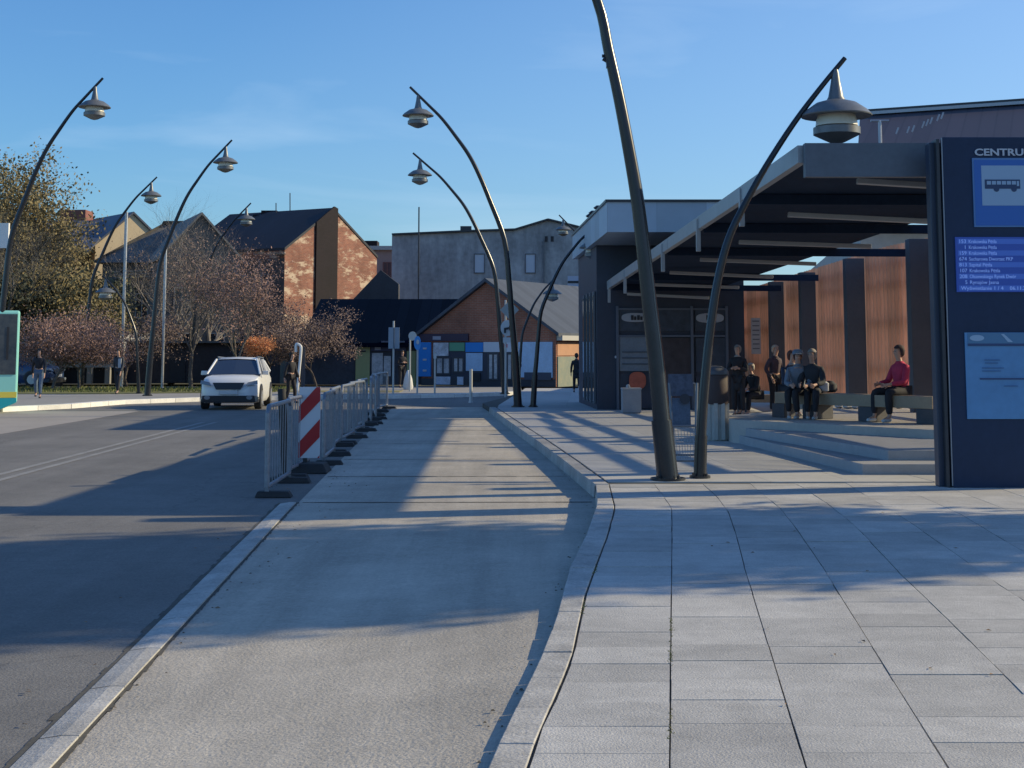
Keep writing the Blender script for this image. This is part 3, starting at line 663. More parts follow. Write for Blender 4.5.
lamp((700,478), None, B0.y, 'short dark arched lamp leaning right towards the bus shelter roof', .07, .03,
     pts=[(700,478),(702,420),(706,370),(711.5,320),(719,275),(729,238),(744,206),(765,168),(794,123),(822,86),(845,58)], att=.958, ls=1.0)
lamp((518,403),(410,87),42.5,'tall arched lamp leaning left, with its head highest in the sky left of centre',.10,.035)
lamp((505,400),(413,153),55,'tall arched lamp leaning left, its head just below the highest one',.10,.035)
lamp((533,405),(600,222),42.5,'short arched lamp leaning right, its head behind the ticket building roof',.07,.03)
lamp((518,396),(555,278),56,'short arched lamp leaning right in front of the grey shop roof',.06,.03, ls=.8)
lamp((613,390),(559,215),84,'distant lamp whose head shows over the grey building beside the kiosk roof',.09,.035)
lamp((379,380),(349,247),100,'distant left-leaning lamp against the dark shop roof beside the brick gable',.09,.035)
lamp((-5,413),(103,78),41.9,'tall arched lamp at the left edge leaning right above the teal bus',.10,.035, Zb=-.05)
lamp((148.5,397),(232,140),54.3,'tall arched lamp leaning right on the pale kerb left of the white car',.10,.035, Zb=-.05)
lamp((82,387),(157,177),65.5,'arched lamp leaning right between the two walking men',.10,.035, Zb=-.05)
lamp((190,387),(251,203),75,'arched lamp leaning right whose head meets the dark house roof ridge',.10,.035, Zb=-.05)
lamp((270,385),(323,227),93,'distant lamp whose head hangs before the dark strip of the brick gable',.09,.035, Zb=-.05)
lamp((140,396),(103,276),57,'short lamp leaning left over the pavement under the pink-brown trees',.06,.03, Zb=-.05, ls=.85)
# slim straight posts
def post(px, y_base, y_top, Y, r, label, Zb=-.04, m=GALV, name='pole', cat='pole'):
    x = XQ(px,Y); t = Q(px,y_top,Y); b = MB(); b.tube([(x,Y,Zb),(x,Y,t.z)], r, 8); b.lathe([(r*1.5,0),(r*1.3,.05),(r,.08)],(x,Y,Zb),8); return tag(b.build(name, m, smooth=True), label, cat)
post(122.5,386,212,66,.07,'tall straight thin grey pole behind the second walking man')
post(163,385,245,64,.06,'straight pale pole just right of the leaning lamp by the kerb')
post(471,402,369,46.5,.05,'short pale bollard post at the tip of the bus platform', -.02, mat('pale_post', (.55,.56,.55), .5), 'bollard', 'bollard')

# ------------------------------------------------------------------ construction barriers along the lane
def barrier_xy(Y): return -2.90 if Y < 20 else (-3.06 if Y < 22.5 else -2.97 - (Y-24)*.043)
BARM = mat('barrier_steel', (.24,.26,.30), .42, metal=.5, nscale=9, namt=.25)
def make_barrier(label):
    t = thing('crowd_barrier', label, 'barrier', (0,0,0), 0, 'pedestrian barriers along the bus lane')
    b = MB(); L_ = 2.1; r = .028
    prof = [(.0,-L_/2,.12),(0,-L_/2,1.0),(0,-L_/2+.08,1.08),(0,L_/2-.08,1.08),(0,L_/2,1.0),(0,L_/2,.12),(0,-L_/2,.12)]
    b.tube(prof, r, 8); b.build('frame', BARM, t, smooth=True)
    b = MB()
    for i in range(8): y = -L_/2+.24+i*(L_-.48)/7; b.tube([(0,y,.14),(0,y,1.06)], .007, 5)
    b.build('bars', BARM, t)
    for s in (-1,1):
        b = MB(); b.beam((0,s*(L_/2-.02),.0),(0,s*(L_/2-.02),1.02), .05, .035, up=Vector((0,1,0))); b.build('post', BARM, t)
        b = MB(); b.hexa([(-.14,s*.98-.11,0),(.30,s*.98-.11,0),(.30,s*.98+.11,0),(-.14,s*.98+.11,0)], [(-.11,s*.98-.08,.07),(.26,s*.98-.08,.07),(.26,s*.98+.08,.07),(-.11,s*.98+.08,.07)]); b.build('rubber_foot', RUBBER, t, bevel=.01)
    return t
bar = make_barrier('steel pedestrian barrier nearest the camera, ahead of the black post'); 
ords = ['', 'second steel barrier, between the black post and the striped board', 'steel barrier directly behind the red and white striped board', 'fourth steel barrier counted from the camera, past the striped board', 'fifth steel barrier of the row beside the lane', 'sixth steel barrier of the row beside the lane', 'seventh steel barrier of the row beside the lane', 'eighth steel barrier of the row beside the lane', 'ninth steel barrier of the row beside the lane', 'tenth steel barrier, second last of the row', 'farthest steel barrier at the end of the row']
for i in range(11):
    Y = 19.2 + i*2.52; loc = (barrier_xy(Y)+rnd.uniform(-.07,.07), Y, -.155); rz = .043+rnd.choice((-.09,-.05,.0,.06,.1))
    if i == 0: bar.location = loc; bar.rotation_euler = (0,0,.02)
    else: dup(bar, loc, rz, ords[i])
# black post
x = XQ(286,20.3); b = MB(); b.tube([(x+.03,20.3,-.155),(x-.05,20.3,1.08)], .055, 10); b.lathe([(.2,0),(.2,.05),(.1,.08)],(x,20.3,-.155),12)
tag(b.build('bollard', RUBBER, smooth=True), 'black upright post standing between the first two steel barriers', 'bollard')
# striped board
BY = 21.9
st = thing('warning_board', 'red and white diagonally striped roadworks board standing among the barriers', 'road sign', (XQ(309,BY),BY,-.155), R(0))
zt = Q(300,387,BY).z; zb = Q(305,458,BY).z; xa, xb = XQ(300,BY), XQ(321,BY)
b = MB(); b.box(xa,xb,BY,BY+.03,zb,zt); bd = b.build('board', mat('board_white', (.62,.64,.68), .45), st)
RED = mat('reflective_red', (.42,.018,.022), .4)
H_ = zt-zb; W_ = xb-xa
def clip_poly(poly, z0, z1):
    def cl(pl_, f, g):
        o = []
        for i in range(len(pl_)):
            a, c = pl_[i], pl_[(i+1) % len(pl_)]; fa, fc = f(a), f(c)
            if fa >= 0: o.append(a)
            if fa*fc < 0: t = fa/(fa-fc); o.append((a[0]+(c[0]-a[0])*t, a[1]+(c[1]-a[1])*t))
        return o
    poly = cl(poly, lambda p: p[1]-z0, 0); return cl(poly, lambda p: z1-p[1], 0)
for k in range(-1,5):
    z = zb + k*.52; q = clip_poly([(xa,z-.02),(xb,z+.32-.02),(xb,z+.58-.02),(xa,z+.24-.02)], zb, zt)
    if len(q) > 2: b = MB(); b.prism([(p[0],BY-.003,p[1]) for p in q], (0,-.003,0)); b.build('red_stripe', RED, bd)
b = MB(); b.box(xa+.06,xa+.12,BY+.035,BY+.085,-.155,zt-.1); b.build('post', DARKST, st)
b = MB(); b.hexa([(xa-.1,BY-.3,-.155),(xb+.15,BY-.3,-.155),(xb+.15,BY+.3,-.155),(xa-.1,BY+.3,-.155)], [(xa-.04,BY-.24,-.02),(xb+.08,BY-.24,-.02),(xb+.08,BY+.24,-.02),(xa-.04,BY+.24,-.02)]); b.build('rubber_base', RUBBER, st, bevel=.015)

# ------------------------------------------------------------------ bins
cb_ = P(717.5,441,0)
t = thing('litter_bin', 'concrete litter bin with brown drum and domed lid right of the lamp posts', 'litter bin', (cb_.x,cb_.y+.22,0))
cx_, cy_ = cb_.x, cb_.y+.22
b = MB(); b.lathe([(.20,0),(.21,.02),(.21,.66),(.19,.68)], (cx_,cy_,0), 16)
for k in range(10):
    a = 2*math.pi*k/10+.2; x, y = cx_+.215*math.cos(a), cy_+.215*math.sin(a); b.hexa([(x-.035,y-.035,.02),(x+.035,y-.035,.02),(x+.035,y+.035,.02),(x-.035,y+.035,.02)],[(x-.035,y-.035,.66),(x+.035,y-.035,.66),(x+.035,y+.035,.66),(x-.035,y+.035,.66)])
b.build('concrete_body', mat('bin_concrete', (.50,.49,.46), .8, nscale=8, namt=.1), t)
b = MB(); b.lathe([(.235,.64),(.25,.66),(.25,1.14),(.235,1.16)], (cx_,cy_,0), 22); b.build('drum', mat('brown_drum', (.075,.055,.055), .75, nscale=6, namt=.15), t, smooth=True)
b = MB(); b.lathe([(.25,1.165),(.25,1.20),(.22,1.26),(.12,1.31),(.02,1.32)], (cx_,cy_,0), 22); b.build('lid', mat('bin_lid', (.11,.12,.14), .55, metal=.2), t, smooth=True)
cb_ = P(632,413.5,0)
t = thing('litter_bin', 'small pale square litter bin before the dark ticket building', 'litter bin', (cb_.x,cb_.y+.25,0))
b = MB(); b.box(cb_.x-.24,cb_.x+.24,cb_.y,cb_.y+.46,.02,.60); b.box(cb_.x-.22,cb_.x+.22,cb_.y+.02,cb_.y+.44,0,.02); b.build('body', mat('pale_bin', (.30,.32,.35), .6, nscale=5, namt=.1), t, bevel=.015)
b = MB(); b.box(cb_.x-.25,cb_.x+.25,cb_.y-.01,cb_.y+.47,.60,.64); b.lathe([(.06,.64),(.05,.70),(.02,.73)], (cb_.x-.08,cb_.y+.2,0), 10); b.build('lid', mat('pale_bin_lid', (.40,.41,.43), .5), t, bevel=.01)

# ------------------------------------------------------------------ wire stand between the two near lamps
MY = 20.2
t = thing('display_stand', 'folding wire mesh display stand with dark posters between the two near lamps', 'display stand', (XQ(683,MY),MY,0))
def m_(px, py, d=0): return Q(px, py, MY+d)
FR = mat('stand_frame', (.16,.19,.23), .45, metal=.4)
for px0, px1, bot, dd in ((669,676,468,0),(697,695,468,0)):
    b = MB(); a = m_(px0,383,.25); c = m_(px1,bot,0); c.z = .01; b.tube([a,c], .018, 8); b.build('leg', FR, t)
for px0, px1, bot in ((671,668,462),(694,699,462)):
    b = MB(); a = m_(px0,383,.27); c = m_(px1,bot,.7); c.z = .01; b.tube([a,c], .016, 8); b.build('leg', FR, t)
b = MB()
for k in range(9):
    f = k/8; b.tube([m_(671+26*f,426,.10), m_(675.5+20*f,459,.02)], .004, 4)
for k in range(9):
    f = k/8; b.tube([m_(671+4*f,427+31*f,.1-.08*f), m_(697-1.5*f,427+31*f,.1-.08*f)], .004, 4)
b.build('mesh', mat('wire_mesh', (.30,.33,.38), .4, metal=.4), t)
for y in (426,455,461):
    b = MB(); b.tube([m_(672,y,.06),m_(696,y,.06)], .014, 6); b.build('crossbar', FR, t)
b = MB(); b.prism([m_(672.5,425,.08),m_(691,425,.08),m_(690,398,.2),m_(672,398,.2)], (0,.012,0)); pb = b.build('poster', mat('blue_poster', (.07,.10,.15), .5, nscale=5, namt=.4), t)
b = MB(); b.prism([m_(668,396,.2),m_(694,396,.2),m_(692,374,.27),m_(668,374,.27)], (0,.012,0)); b.build('poster', mat('busy_poster', (.10,.12,.18), .5, nscale=14, col2=(.035,.04,.06)), t)
b = MB(); c = m_(685,399,.14); b.prism([(c.x+.07*math.cos(2*math.pi*i/16),c.y,c.z+.07*math.sin(2*math.pi*i/16)) for i in range(16)], (0,.006,0)); b.build('emblem', mat('poster_dark', (.02,.03,.05), .5), pb)

# ------------------------------------------------------------------ traffic signs by the crossing
GREYB = mat('sign_back', (.30,.36,.44), .5, nscale=4, namt=.1)
PLW = mat('sign_plate_white', (.55,.57,.60), .4)
def signpost(px, y_base, y_top, Y, label, Zb=-.04, r=.035):
    x = XQ(px,Y); t = thing('road_sign', label, 'road sign', (x,Y,Zb)); z = Q(px,y_top,Y).z
    b = MB(); b.tube([(x,Y,Zb),(x,Y,z)], r, 8); b.build('post', mat('light_post', (.48,.49,.50), .4, metal=.3), t, smooth=True); return t
def disc(px, py, w, h, Y, name, m, t, d=.03, n=20, sq=0):
    c = Q(px,py,Y-.06); k = FE/Y
    if sq: pts = [(c.x-w/2/k,c.y,c.z-h/2/k),(c.x+w/2/k,c.y,c.z-h/2/k),(c.x+w/2/k,c.y,c.z+h/2/k),(c.x-w/2/k,c.y,c.z+h/2/k)]
    elif n == 4: pts = [(c.x-w/2/k,c.y,c.z),(c.x,c.y,c.z-h/2/k),(c.x+w/2/k,c.y,c.z),(c.x,c.y,c.z+h/2/k)]
    else: pts = [(c.x+w/2/k*math.cos(2*math.pi*i/n),c.y,c.z+h/2/k*math.sin(2*math.pi*i/n)) for i in range(n)]
    b = MB(); b.prism(pts, (0,-d,0)); return b.build(name, m, t)
t = signpost(393.5,394,321,56,'square grey sign back on a tall post at the end of the barriers'); disc(394,338,11,21,56,'plate',GREYB,t,sq=1)
disc(394,338,1.0,21,55.9,'centre_rail',mat('dark_rail',(.10,.12,.15)),t,sq=1,d=.05)
t = signpost(417.5,395,336,57,'round blue sign on a pale post left of the blue shop panel'); p_ = disc(417.5,343,7,14,57,'plate',mat('sign_sky_blue', (.05,.30,.72), .35),t); disc(417.8,342,3,5,56.93,'arrow',PLW,p_,n=12,d=.01)
t = signpost(435,394,352,57.5,'plain pale post before the white shop door with a small plate'); disc(435,356,3,5,57.5,'plate',PLW,t,sq=1)
t = signpost(410,394,333,60,'round pale sign back standing behind the blue round sign'); disc(412.5,336,8,9,60,'plate',mat('pale_back', (.50,.52,.52), .4),t)
t = signpost(505.5,398,300,52,'post with diamond plate above a round arrow sign by the tall lamps')
disc(509.5,310,19,19,52,'diamond_plate',mat('diamond_grey', (.34,.36,.36), .45),t,n=4)
rp = disc(507.5,328,14,16,52,'round_plate',PLW,t); 
b = MB(); q = lambda x,y: Q(x,y,51.85)
b.prism([q(504,329.5),q(504,328),q(509,327),q(509,325.5),q(512.5,328),q(509,330.5),q(509,329),q(506,330),q(506,333),q(504,333)], (0,-.01,0)); b.build('turn_arrow', BLACK, rp)
disc(507.5,340,9,5,52,'lower_plate',PLW,t,sq=1)
t = signpost(516,398,372,53,'short pale post with reflective band beside the tall lamp'); 
t = signpost(211,388,375,62,'low white post at the lawn edge behind the car', r=.06)
# white inflatable-like pole near dark pedestrian
x = XQ(298,55); t = thing('sign_frame', 'white looped tall frame standing behind the black post', 'sign frame', (x,55,-.04))
pts = [Q(297,390,55),Q(299,372,55),Q(301,350,55),Q(300,345.5,55),Q(297,344,55),Q(296,346,55),Q(296,352,55)]; pts[0].z = -.04
b = MB(); b.tube(smooth(pts), .05, 8); b.build('frame', WHITE, t, smooth=True)
b = MB(); b.prism([Q(299.5,345,55.05),Q(305,347,55.05),Q(305,386,55.05),Q(301,386,55.05)], (0,.04,0)); b.build('banner', mat('dark_banner', (.05,.055,.07), .7), t)
# white sack by the shop
b = MB(); c = Q(408,391,63); b.lathe([(.18,0),(.22,.1),(.17,.45),(.07,.75),(.03,.8)], (c.x,63,-.04), 10); tag(b.build('sack', mat('sack_white', (.6,.6,.6), .7, nscale=8, namt=.1), smooth=True), 'white sack on the ground by the dark shop entrance', 'sack')

# ------------------------------------------------------------------ background buildings
def frame3(o, d):   # local frame: u along d (horizontal), n outward to the left-hand side looking along... returns fn
    d = Vector((d[0],d[1],0)).normalized(); n = Vector((d.y,-d.x,0)); o = Vector((o[0],o[1],0))
    return lambda u, v, z: o + d*u - n*v + Vector((0,0,z))      # v goes away from the outward side n
def house(name, label, o, d, W, D, ze, zr, wall, roofm, over=.25, base=-.05, cat='building', hip=0, wall_side=None):
    """gable wall runs from o along d (width W), building goes back D; ridge along depth"""
    F = frame3(o, d); t = thing(name, label, cat, (o[0],o[1],base))
    b = MB(); g = [F(0,0,base),F(W,0,base),F(W,0,ze),F(W/2,0,zr),F(0,0,ze)]
    back = F(0,D,0)-F(0,0,0); b.prism(g, back); b.build('wall', wall, t)
    th = .16
    for s in (0,1):
        a0 = F(0-over if s == 0 else W+over, -over, ze-(zr-ze)/(W/2)*over+.02); a1 = F(W/2,-over,zr+.02)
        b = MB(); off = back*((D+2*over)/D); b.prism([a0,a1,a1+Vector((0,0,th)),a0+Vector((0,0,th))], off); b.build('roof', roofm, t)
    return t, F
def wbox(F, u0, u1, z0, z1, name, m, t, d=.05, v=0):
    b = MB(); p = [F(u0,v-d,z0),F(u1,v-d,z0),F(u1,v-.001,z0),F(u0,v-.001,z0)]; b.hexa(p, [q+Vector((0,0,z1-z0)) for q in p]); return b.build(name, m, t)
def window(F, u0, u1, z0, z1, t, fm=WHITE, gm=GLASS, v=0, cross=True):
    f = wbox(F, u0, u1, z0, z1, 'window', gm, t, .03, v)
    b = MB(); e = .07
    for a in ((u0,u1,z0,z0+e),(u0,u1,z1-e,z1),(u0,u0+e,z0+e,z1-e),(u1-e,u1,z0+e,z1-e)) + (((.5*(u0+u1)-e/2,.5*(u0+u1)+e/2,z0+e,z1-e),) if cross else ()):
        p = [F(a[0],v-.07,a[2]),F(a[1],v-.07,a[2]),F(a[1],v-.031,a[2]),F(a[0],v-.031,a[2])]; b.hexa(p, [q+Vector((0,0,a[3]-a[2])) for q in p])
    b.build('window_frame', fm, f); return f
BR_SHOP = brick('shop_brick', (.34,.12,.075), (.42,.15,.09), (.34,.26,.2))
BR_GAB = brick('gable_brick', (.33,.125,.08), (.24,.085,.06), (.28,.21,.16), patch=(.55,.42,.31), patch_amt=.485)
DKROOF = seams('dark_roof_sheet', (.004,.009,.022), .55, 'u', rough=.9, spec=0, dark=.75, width=.06)
GRROOF = seams('grey_roof_sheet', (.062,.075,.10), .5, 'u', rough=.65, dark=.8, width=.06)
OLDROOF = mat('old_slate', (.13,.125,.12), .8, nscale=1.5, namt=.35)
# shop with brick gable
c0 = (XQ(556,67.5), 67.5); W = 7.0; d = (.89,-.456)
o = (c0[0]-d[0]*W, c0[1]-d[1]*W)
ze = 2.35; zr = Q(484,282,69).z
shop, F = house('corner_shop', 'low brick gabled shop with bright blue and pale window panels', o, d, W, 11, ze, zr, BR_SHOP, GRROOF)
Zp = lambda py, Y=68.5: 1.6+(350-py)/FE*Y
def U(px):   # pixel -> u along gable line
    k = (px-512)/FE; return (k*o[1]-o[0])/(d[0]-k*d[1])
def shopbox(x0,y0,x1,y1,name,m,dd=.06): return wbox(F, U(x0), U(x1), Zp(y1), Zp(y0), name, m, shop, dd)
shopbox(433,342,517,386,'shopfront',mat('shopfront_navy', (.04,.05,.08), .6),.02)
BLU = mat('shop_blue', (.01,.24,.70), .45); LBL = mat('shop_pale_blue', (.40,.58,.80), .5, nscale=1.5, namt=.15)
p_ = shopbox(419,342,431.5,377,'blue_panel',BLU,.08)
for yy in (347.5,359,370): wbox(F, U(424), U(427.5), Zp(yy+1.8), Zp(yy), 'panel_mark', PLW, p_, .10)
shopbox(418,333.5,469,341,'signboard',mat('shop_sign_dark', (.045,.03,.06), .5),.12)
wbox(F, U(434), U(442), Zp(339.5), Zp(336), 'sign_writing', mat('sign_text_grey', (.35,.35,.42)), shop, .13)
shopbox(434,342.5,449,356,'poster',mat('poster_light', (.55,.58,.64), .5, nscale=4, namt=.5),.07)
shopbox(450,342.5,465,351,'green_panel',mat('shop_green', (.12,.36,.22), .5)); shopbox(466,342.5,483.5,352,'blue_panel',BLU); shopbox(484,342,516,352,'white_panel',mat('shop_white', (.60,.66,.74), .5))
shopbox(500,344,508,347.5,'red_sign',mat('shop_red', (.65,.07,.10), .5),.08)
for x0,x1,y0,y1 in ((436,451,357,375),(453,464.5,357,373),(488,499,353,380),(502,513,353,380)):
    window(F, U(x0), U(x1), Zp(y1), Zp(y0), shop, fm=mat('shop_frame', (.05,.06,.08), .5), gm=mat('shop_window', (.20,.24,.30), .2, nscale=2.2, col2=(.62,.66,.74), spec=.6))
for x0,x1 in ((436,451),(458,464)): shopbox(x0,377,x1,385,'white_poster',mat('poster_pale', (.52,.58,.72), .5, nscale=3, namt=.35),.07)
shopbox(466.5,353,483,371,'pale_blue_panel',LBL); shopbox(473,373,481,381,'dark_box',BLACK,.08)
shopbox(519,342,553,377,'pale_blue_panel',LBL,.08); 
for yy in (349,354,359,364): wbox(F, U(520.5), U(522.5), Zp(yy+2.5), Zp(yy), 'panel_mark', mat('panel_ink', (.04,.08,.2)), shop, .10)
wbox(F, U(525), U(552), Zp(379.5), Zp(372), 'panel_foot', mat('panel_dark', (.03,.05,.10), .5), shop, .09)
wbox(F, 0, W, -.05, .28, 'plinth', mat('plinth_dark', (.05,.055,.07), .8), shop, .03)
# right-hand wall with sunlit orange put into its brick colour, door and fascia
Fr = frame3((c0[0],c0[1]), (.456,.89))
wbox(Fr, .05, 10.9, ze-.32, ze-.1, 'eave_board', mat('eave_white', (.5,.48,.44), .5), shop, .3)
wbox(Fr, .1, 10.9, ze-1.0, ze-.4, 'lit_wall', mat('sunlit_orange', (.50,.27,.16), .8, nscale=2, namt=.1), shop, .03)
f_ = wbox(Fr, .1, 2.2, -.05, ze-1.05, 'mural_panel', mat('mural', (.17,.22,.20), .7, nscale=2.5, col2=(.30,.30,.22)), shop, .05)
window(Fr, 2.8, 6.5, -.02, ze-1.05, shop, fm=WHITE, gm=mat('lit_shop_window', (.5,.48,.42), .3, nscale=1, namt=.3))
wbox(Fr, 6.8, 9.8, ze-.95, ze-.45, 'blue_sign', BLU, shop, .08)
# dark roofed wing to the left of it
o2 = (XQ(470,73), 73.0)
wing = thing('long_shop_wing', 'long low shopping wing with deep navy roof beneath the grey building', 'building', (XQ(390,72),72,-.05))
x0 = XQ(343,72); x1 = XQ(436,72)+2
zr2 = Q(345,299,79).z; ze2 = Zp(343,71.5)
b = MB(); b.prism([(x0-2,71.2,ze2),(x0-2,79,zr2),(x0-2,79,zr2-.2),(x0-2,71.2,ze2-.2)], (x1-x0+9,0,0)); b.build('roof', DKROOF, wing)
b = MB(); b.box(x0-1.8,x1+2.5,71.6,80,-.05,ze2-.12); b.build('wall', mat('wing_wall', (.05,.055,.075), .7, nscale=1, namt=.3), wing)
b = MB(); b.prism([(x1+3,71.6,ze2-.12),(x1+3,79,zr2-.22),(x1+3,79,-.05),(x1+3,71.6,-.05)], (3,0,0)); b.build('wall', DKROOF, wing)
Fw = frame3((x0-2,71.6), (1,0)); 
def Uw(px, Y=71.6): return XQ(px,Y)-(x0-2)
def wb(a,y0,c,y1,nm,m,dd=.06): return wbox(Fw, Uw(a), Uw(c), Zp(y1,71.6), Zp(y0,71.6), nm, m, wing, dd)
YG = mat('olive_panel', (.40,.42,.20), .6, nscale=1, namt=.08)
wb(356,342,370,384,'olive_panel',YG,.1); wb(360,350.5,366,352,'panel_mark',BLACK,.12)
wb(371,342,406,351,'signboard',mat('navy_sign', (.03,.035,.10), .5),.12); wb(375,344,381,350,'sign_mark',mat('sign_text_grey', (.35,.35,.42)),.14)
wb(384,356,391,376,'window',mat('shop_window', (.16,.19,.24)),.05); wb(407,351,416,386,'olive_panel',YG,.1); wb(372,353,383,384,'window',mat('shop_window', (.16,.19,.24)),.05)
wb(382,341,405,342.6,'awning_rail',mat('wing_rail', (.12,.13,.18)),.5)
# brick house with a darker brick stripe standing proud of the gable
o = (XQ(283,88), 88.0); d = (.53,.85); W = 9.0
zeB = Zp(250,88); zrB = Zp(210,91.8)
bh, F = house('brick_house', 'tall old brick house with sunlit patchy gable and dark strip', o, d, W, 8.5, zeB, zrB, BR_GAB, seams('old_dark_roof', (.022,.027,.04), .5, 'u', rough=.75, dark=.8, width=.05), over=.05)
d_, = ((.53,.85),)
def UB(px, oo=o, dd=d): k = (px-512)/FE; return (k*oo[1]-oo[0])/(dd[0]-k*dd[1])
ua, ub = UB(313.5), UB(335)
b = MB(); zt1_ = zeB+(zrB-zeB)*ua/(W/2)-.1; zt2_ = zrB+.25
p0 = [F(ua,-.12,1),F(ub,-.12,1),F(ub,-.12,zt2_-.1),F(W/2,-.12,zt2_),F(ua,-.12,zt1_+.3)]; b.prism(p0, F(0,.119,0)-F(0,0,0)); b.build('dark_strip', brick('dark_brick', (.010,.005,.009), (.014,.007,.011), (.010,.006,.010)), bh)
Fs = frame3(F(0,0,0)[:2], (-.85,.53))
# left long side windows (outer face towards the camera)
Fl = lambda u, v, z: Vector((o[0]-.85*u+.53*0, o[1]+.53*u, 0)) + Vector((.53,.85,0))*v + Vector((0,0,z))
for u0 in (1.2,3.2,5.4):
    for z0 in (1.2,4.4): 
        f_ = wbox(Fl, u0, u0+1.0, z0, z0+1.7, 'window', GLASS, bh, .04)
        b = MB(); 
        for a in ((u0-.05,u0+.05),(u0+.45,u0+.55),(u0+.95,u0+1.05)): p = [Fl(a[0],-.09,z0),Fl(a[1],-.09,z0),Fl(a[1],-.045,z0),Fl(a[0],-.045,z0)]; b.hexa(p,[q+Vector((0,0,1.7)) for q in p])
        b.build('window_frame', mat('dull_frame', (.3,.28,.27), .6), f_)
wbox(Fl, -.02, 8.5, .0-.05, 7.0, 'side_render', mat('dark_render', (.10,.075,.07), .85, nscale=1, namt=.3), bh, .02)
for px, py, hh in ((270,211,.5),(262,215,.6)):
    p = Q(px,py,95); b = MB(); b.box(p.x-.5,p.x+.5,94.6,95.6,p.z-2.2,p.z); b.build('chimney', brick('dark_brick', (.05,.03,.03), (.07,.04,.04), (.05,.04,.04)), bh)
for px, y0, y1 in ((290,216,193),(276,215,203)):
    b = MB(); b.tube([Q(px,y0+6,94),Q(px,y1,94)], .035, 5); b.build('aerial', DARKST, bh)
# two small satellite dishes
b = MB(); p = Q(280,256,88); b.lathe([(.05,0),(.35,.1),(.38,.14),(.05,.04)], (p.x,p.y,p.z), 12); b.build('dish', GALV, bh)
# grey blind-walled building
gb = thing('grey_block', 'long grey rendered building with two pale windows behind the shops', 'building', (XQ(470,106),106,-.05))
GW = mat('grey_render', (.30,.33,.355), .9, nscale=.35, namt=.28, bump=.1, macro=[((.5,.5,.12),.72,1.15),((1.6,1.6,.5),.85,1.1)])
def gp(px, py, Y=106): q = Q(px,py,Y); return (q.x,Y,q.z)
b = MB(); top = [gp(392,235.5),gp(470,232),gp(515,230.5),gp(548,220.5),gp(583,229),gp(650,236)]
b.prism([(top[0][0],106,-.05)]+top+[(top[-1][0],106,-.05)][::1], (0,10,0)); b.build('wall', GW, gb)
b = MB()
for a, c in zip(top, top[1:]): b.beam(Vector(a)+Vector((0,4.9,.08)), Vector(c)+Vector((0,4.9,.08)), 10.3, .12)
b.build('roof', DARKST, gb)
Fg = frame3((0,106), (1,0))
for px0, px1 in ((473.6,484.8),(525,536)):
    window(Fg, XQ(px0,106), XQ(px1,106), Zp(273.5,106), Zp(253.5,106), gb, fm=mat('window_dark', (.12,.13,.15)), gm=mat('sky_reflection_pane', (.42,.50,.60), .4), cross=False)  # pale panes: sky reflection put into the glass colour
for px in (545,551): wbox(Fg, XQ(px,106), XQ(px+3,106), Zp(241.5,106), Zp(236,106), 'vent_opening', BLACK, gb, .03)
b = MB(); p = Q(466,232,108); b.box(p.x-.4,p.x+.4,107.6,108.4,p.z-1,p.z+.4); b.build('chimney', DARKST, gb)
wbox(Fg, XQ(543.5,106), XQ(544.5,106), Zp(290,106), Zp(240,106), 'downpipe', mat('pipe_dark', (.14,.16,.18)), gb, .15)
post(418,300,207,104,.05,'thin tall mast rising over the grey building roof', -.05, DARKST, 'mast', 'mast')
# pinkish flat-roofed block
pb_ = thing('pink_block', 'pinkish rendered block with flat roof between brick gable and grey building', 'building', (XQ(375,118),118,-.05))
b = MB(); b.box(XQ(338,118),XQ(396,118),118,128,-.05,Zp(250,118)); b.build('wall', mat('pink_render', (.36,.25,.23), .85, nscale=.6, namt=.1), pb_)
b = MB(); b.box(XQ(336,118),XQ(397,118),117.6,128.4,Zp(250,118),Zp(246,118)); b.build('roof', mat('ledge_grey', (.40,.38,.37), .6), pb_)
b = MB(); b.box(XQ(362,119),XQ(376,119),119,121,Zp(246,119),Zp(240.5,119)); b.build('chimney', mat('dark_brick', (.05,.04,.04)), pb_)
Fp = frame3((0,118), (1,0)); window(Fp, XQ(382,118), XQ(391,118), Zp(284,118), Zp(262,118), pb_, fm=mat('brownred', (.22,.09,.08)), gm=mat('redpane', (.10,.045,.05), .3))
# dark gabled annex left of grey block
o = (XQ(352,84), 84.0)
an = thing('annex', 'dark low annex roof leaning on the brick gable', 'building', (o[0],84,-.05))
b = MB(); b.prism([(XQ(350,84),84,-.05),(XQ(350,84),84,Zp(302,84)),(XQ(380,84),84,Zp(270,84)),(XQ(398,84),84,Zp(284,84)),(XQ(398,84),84,-.05)], (0,.9,0)); b.build('wall', mat('annex_dark', (.05,.05,.06), .8, nscale=1, namt=.2), an)
# billboard behind the shop
bbd = thing('billboard', 'pale billboard panel standing over the grey shop roof beside the kiosk', 'billboard', (XQ(576,92),92,-.05))
b = MB(); b.box(XQ(568,92),XQ(600,92),92,92.1,Zp(304,92),Zp(276,92)); pn = b.build('panel', mat('billboard_pale', (.45,.50,.62), .5), bbd)
b = MB(); b.box(XQ(568,92),XQ(600,92),91.95,91.99,Zp(283,92),Zp(281,92)); b.build('panel_band', BLACK, pn)
for px in (572,596): b = MB(); b.tube([(XQ(px,92),92.1,-.05),(XQ(px,92),92.1,Zp(303,92))], .08, 6); b.build('leg', DARKST, bbd)
dk = thing('dark_shed', 'dark steep roof filling the corner beneath the billboard', 'building', (XQ(580,86),86,-.05))
b = MB(); b.prism([(XQ(558,86),86,-.05),(XQ(558,86),86,Zp(303,86)),(XQ(640,86),86,Zp(303,86)),(XQ(640,86),86,-.05)], (0,4,0)); b.build('wall', DKROOF, dk)

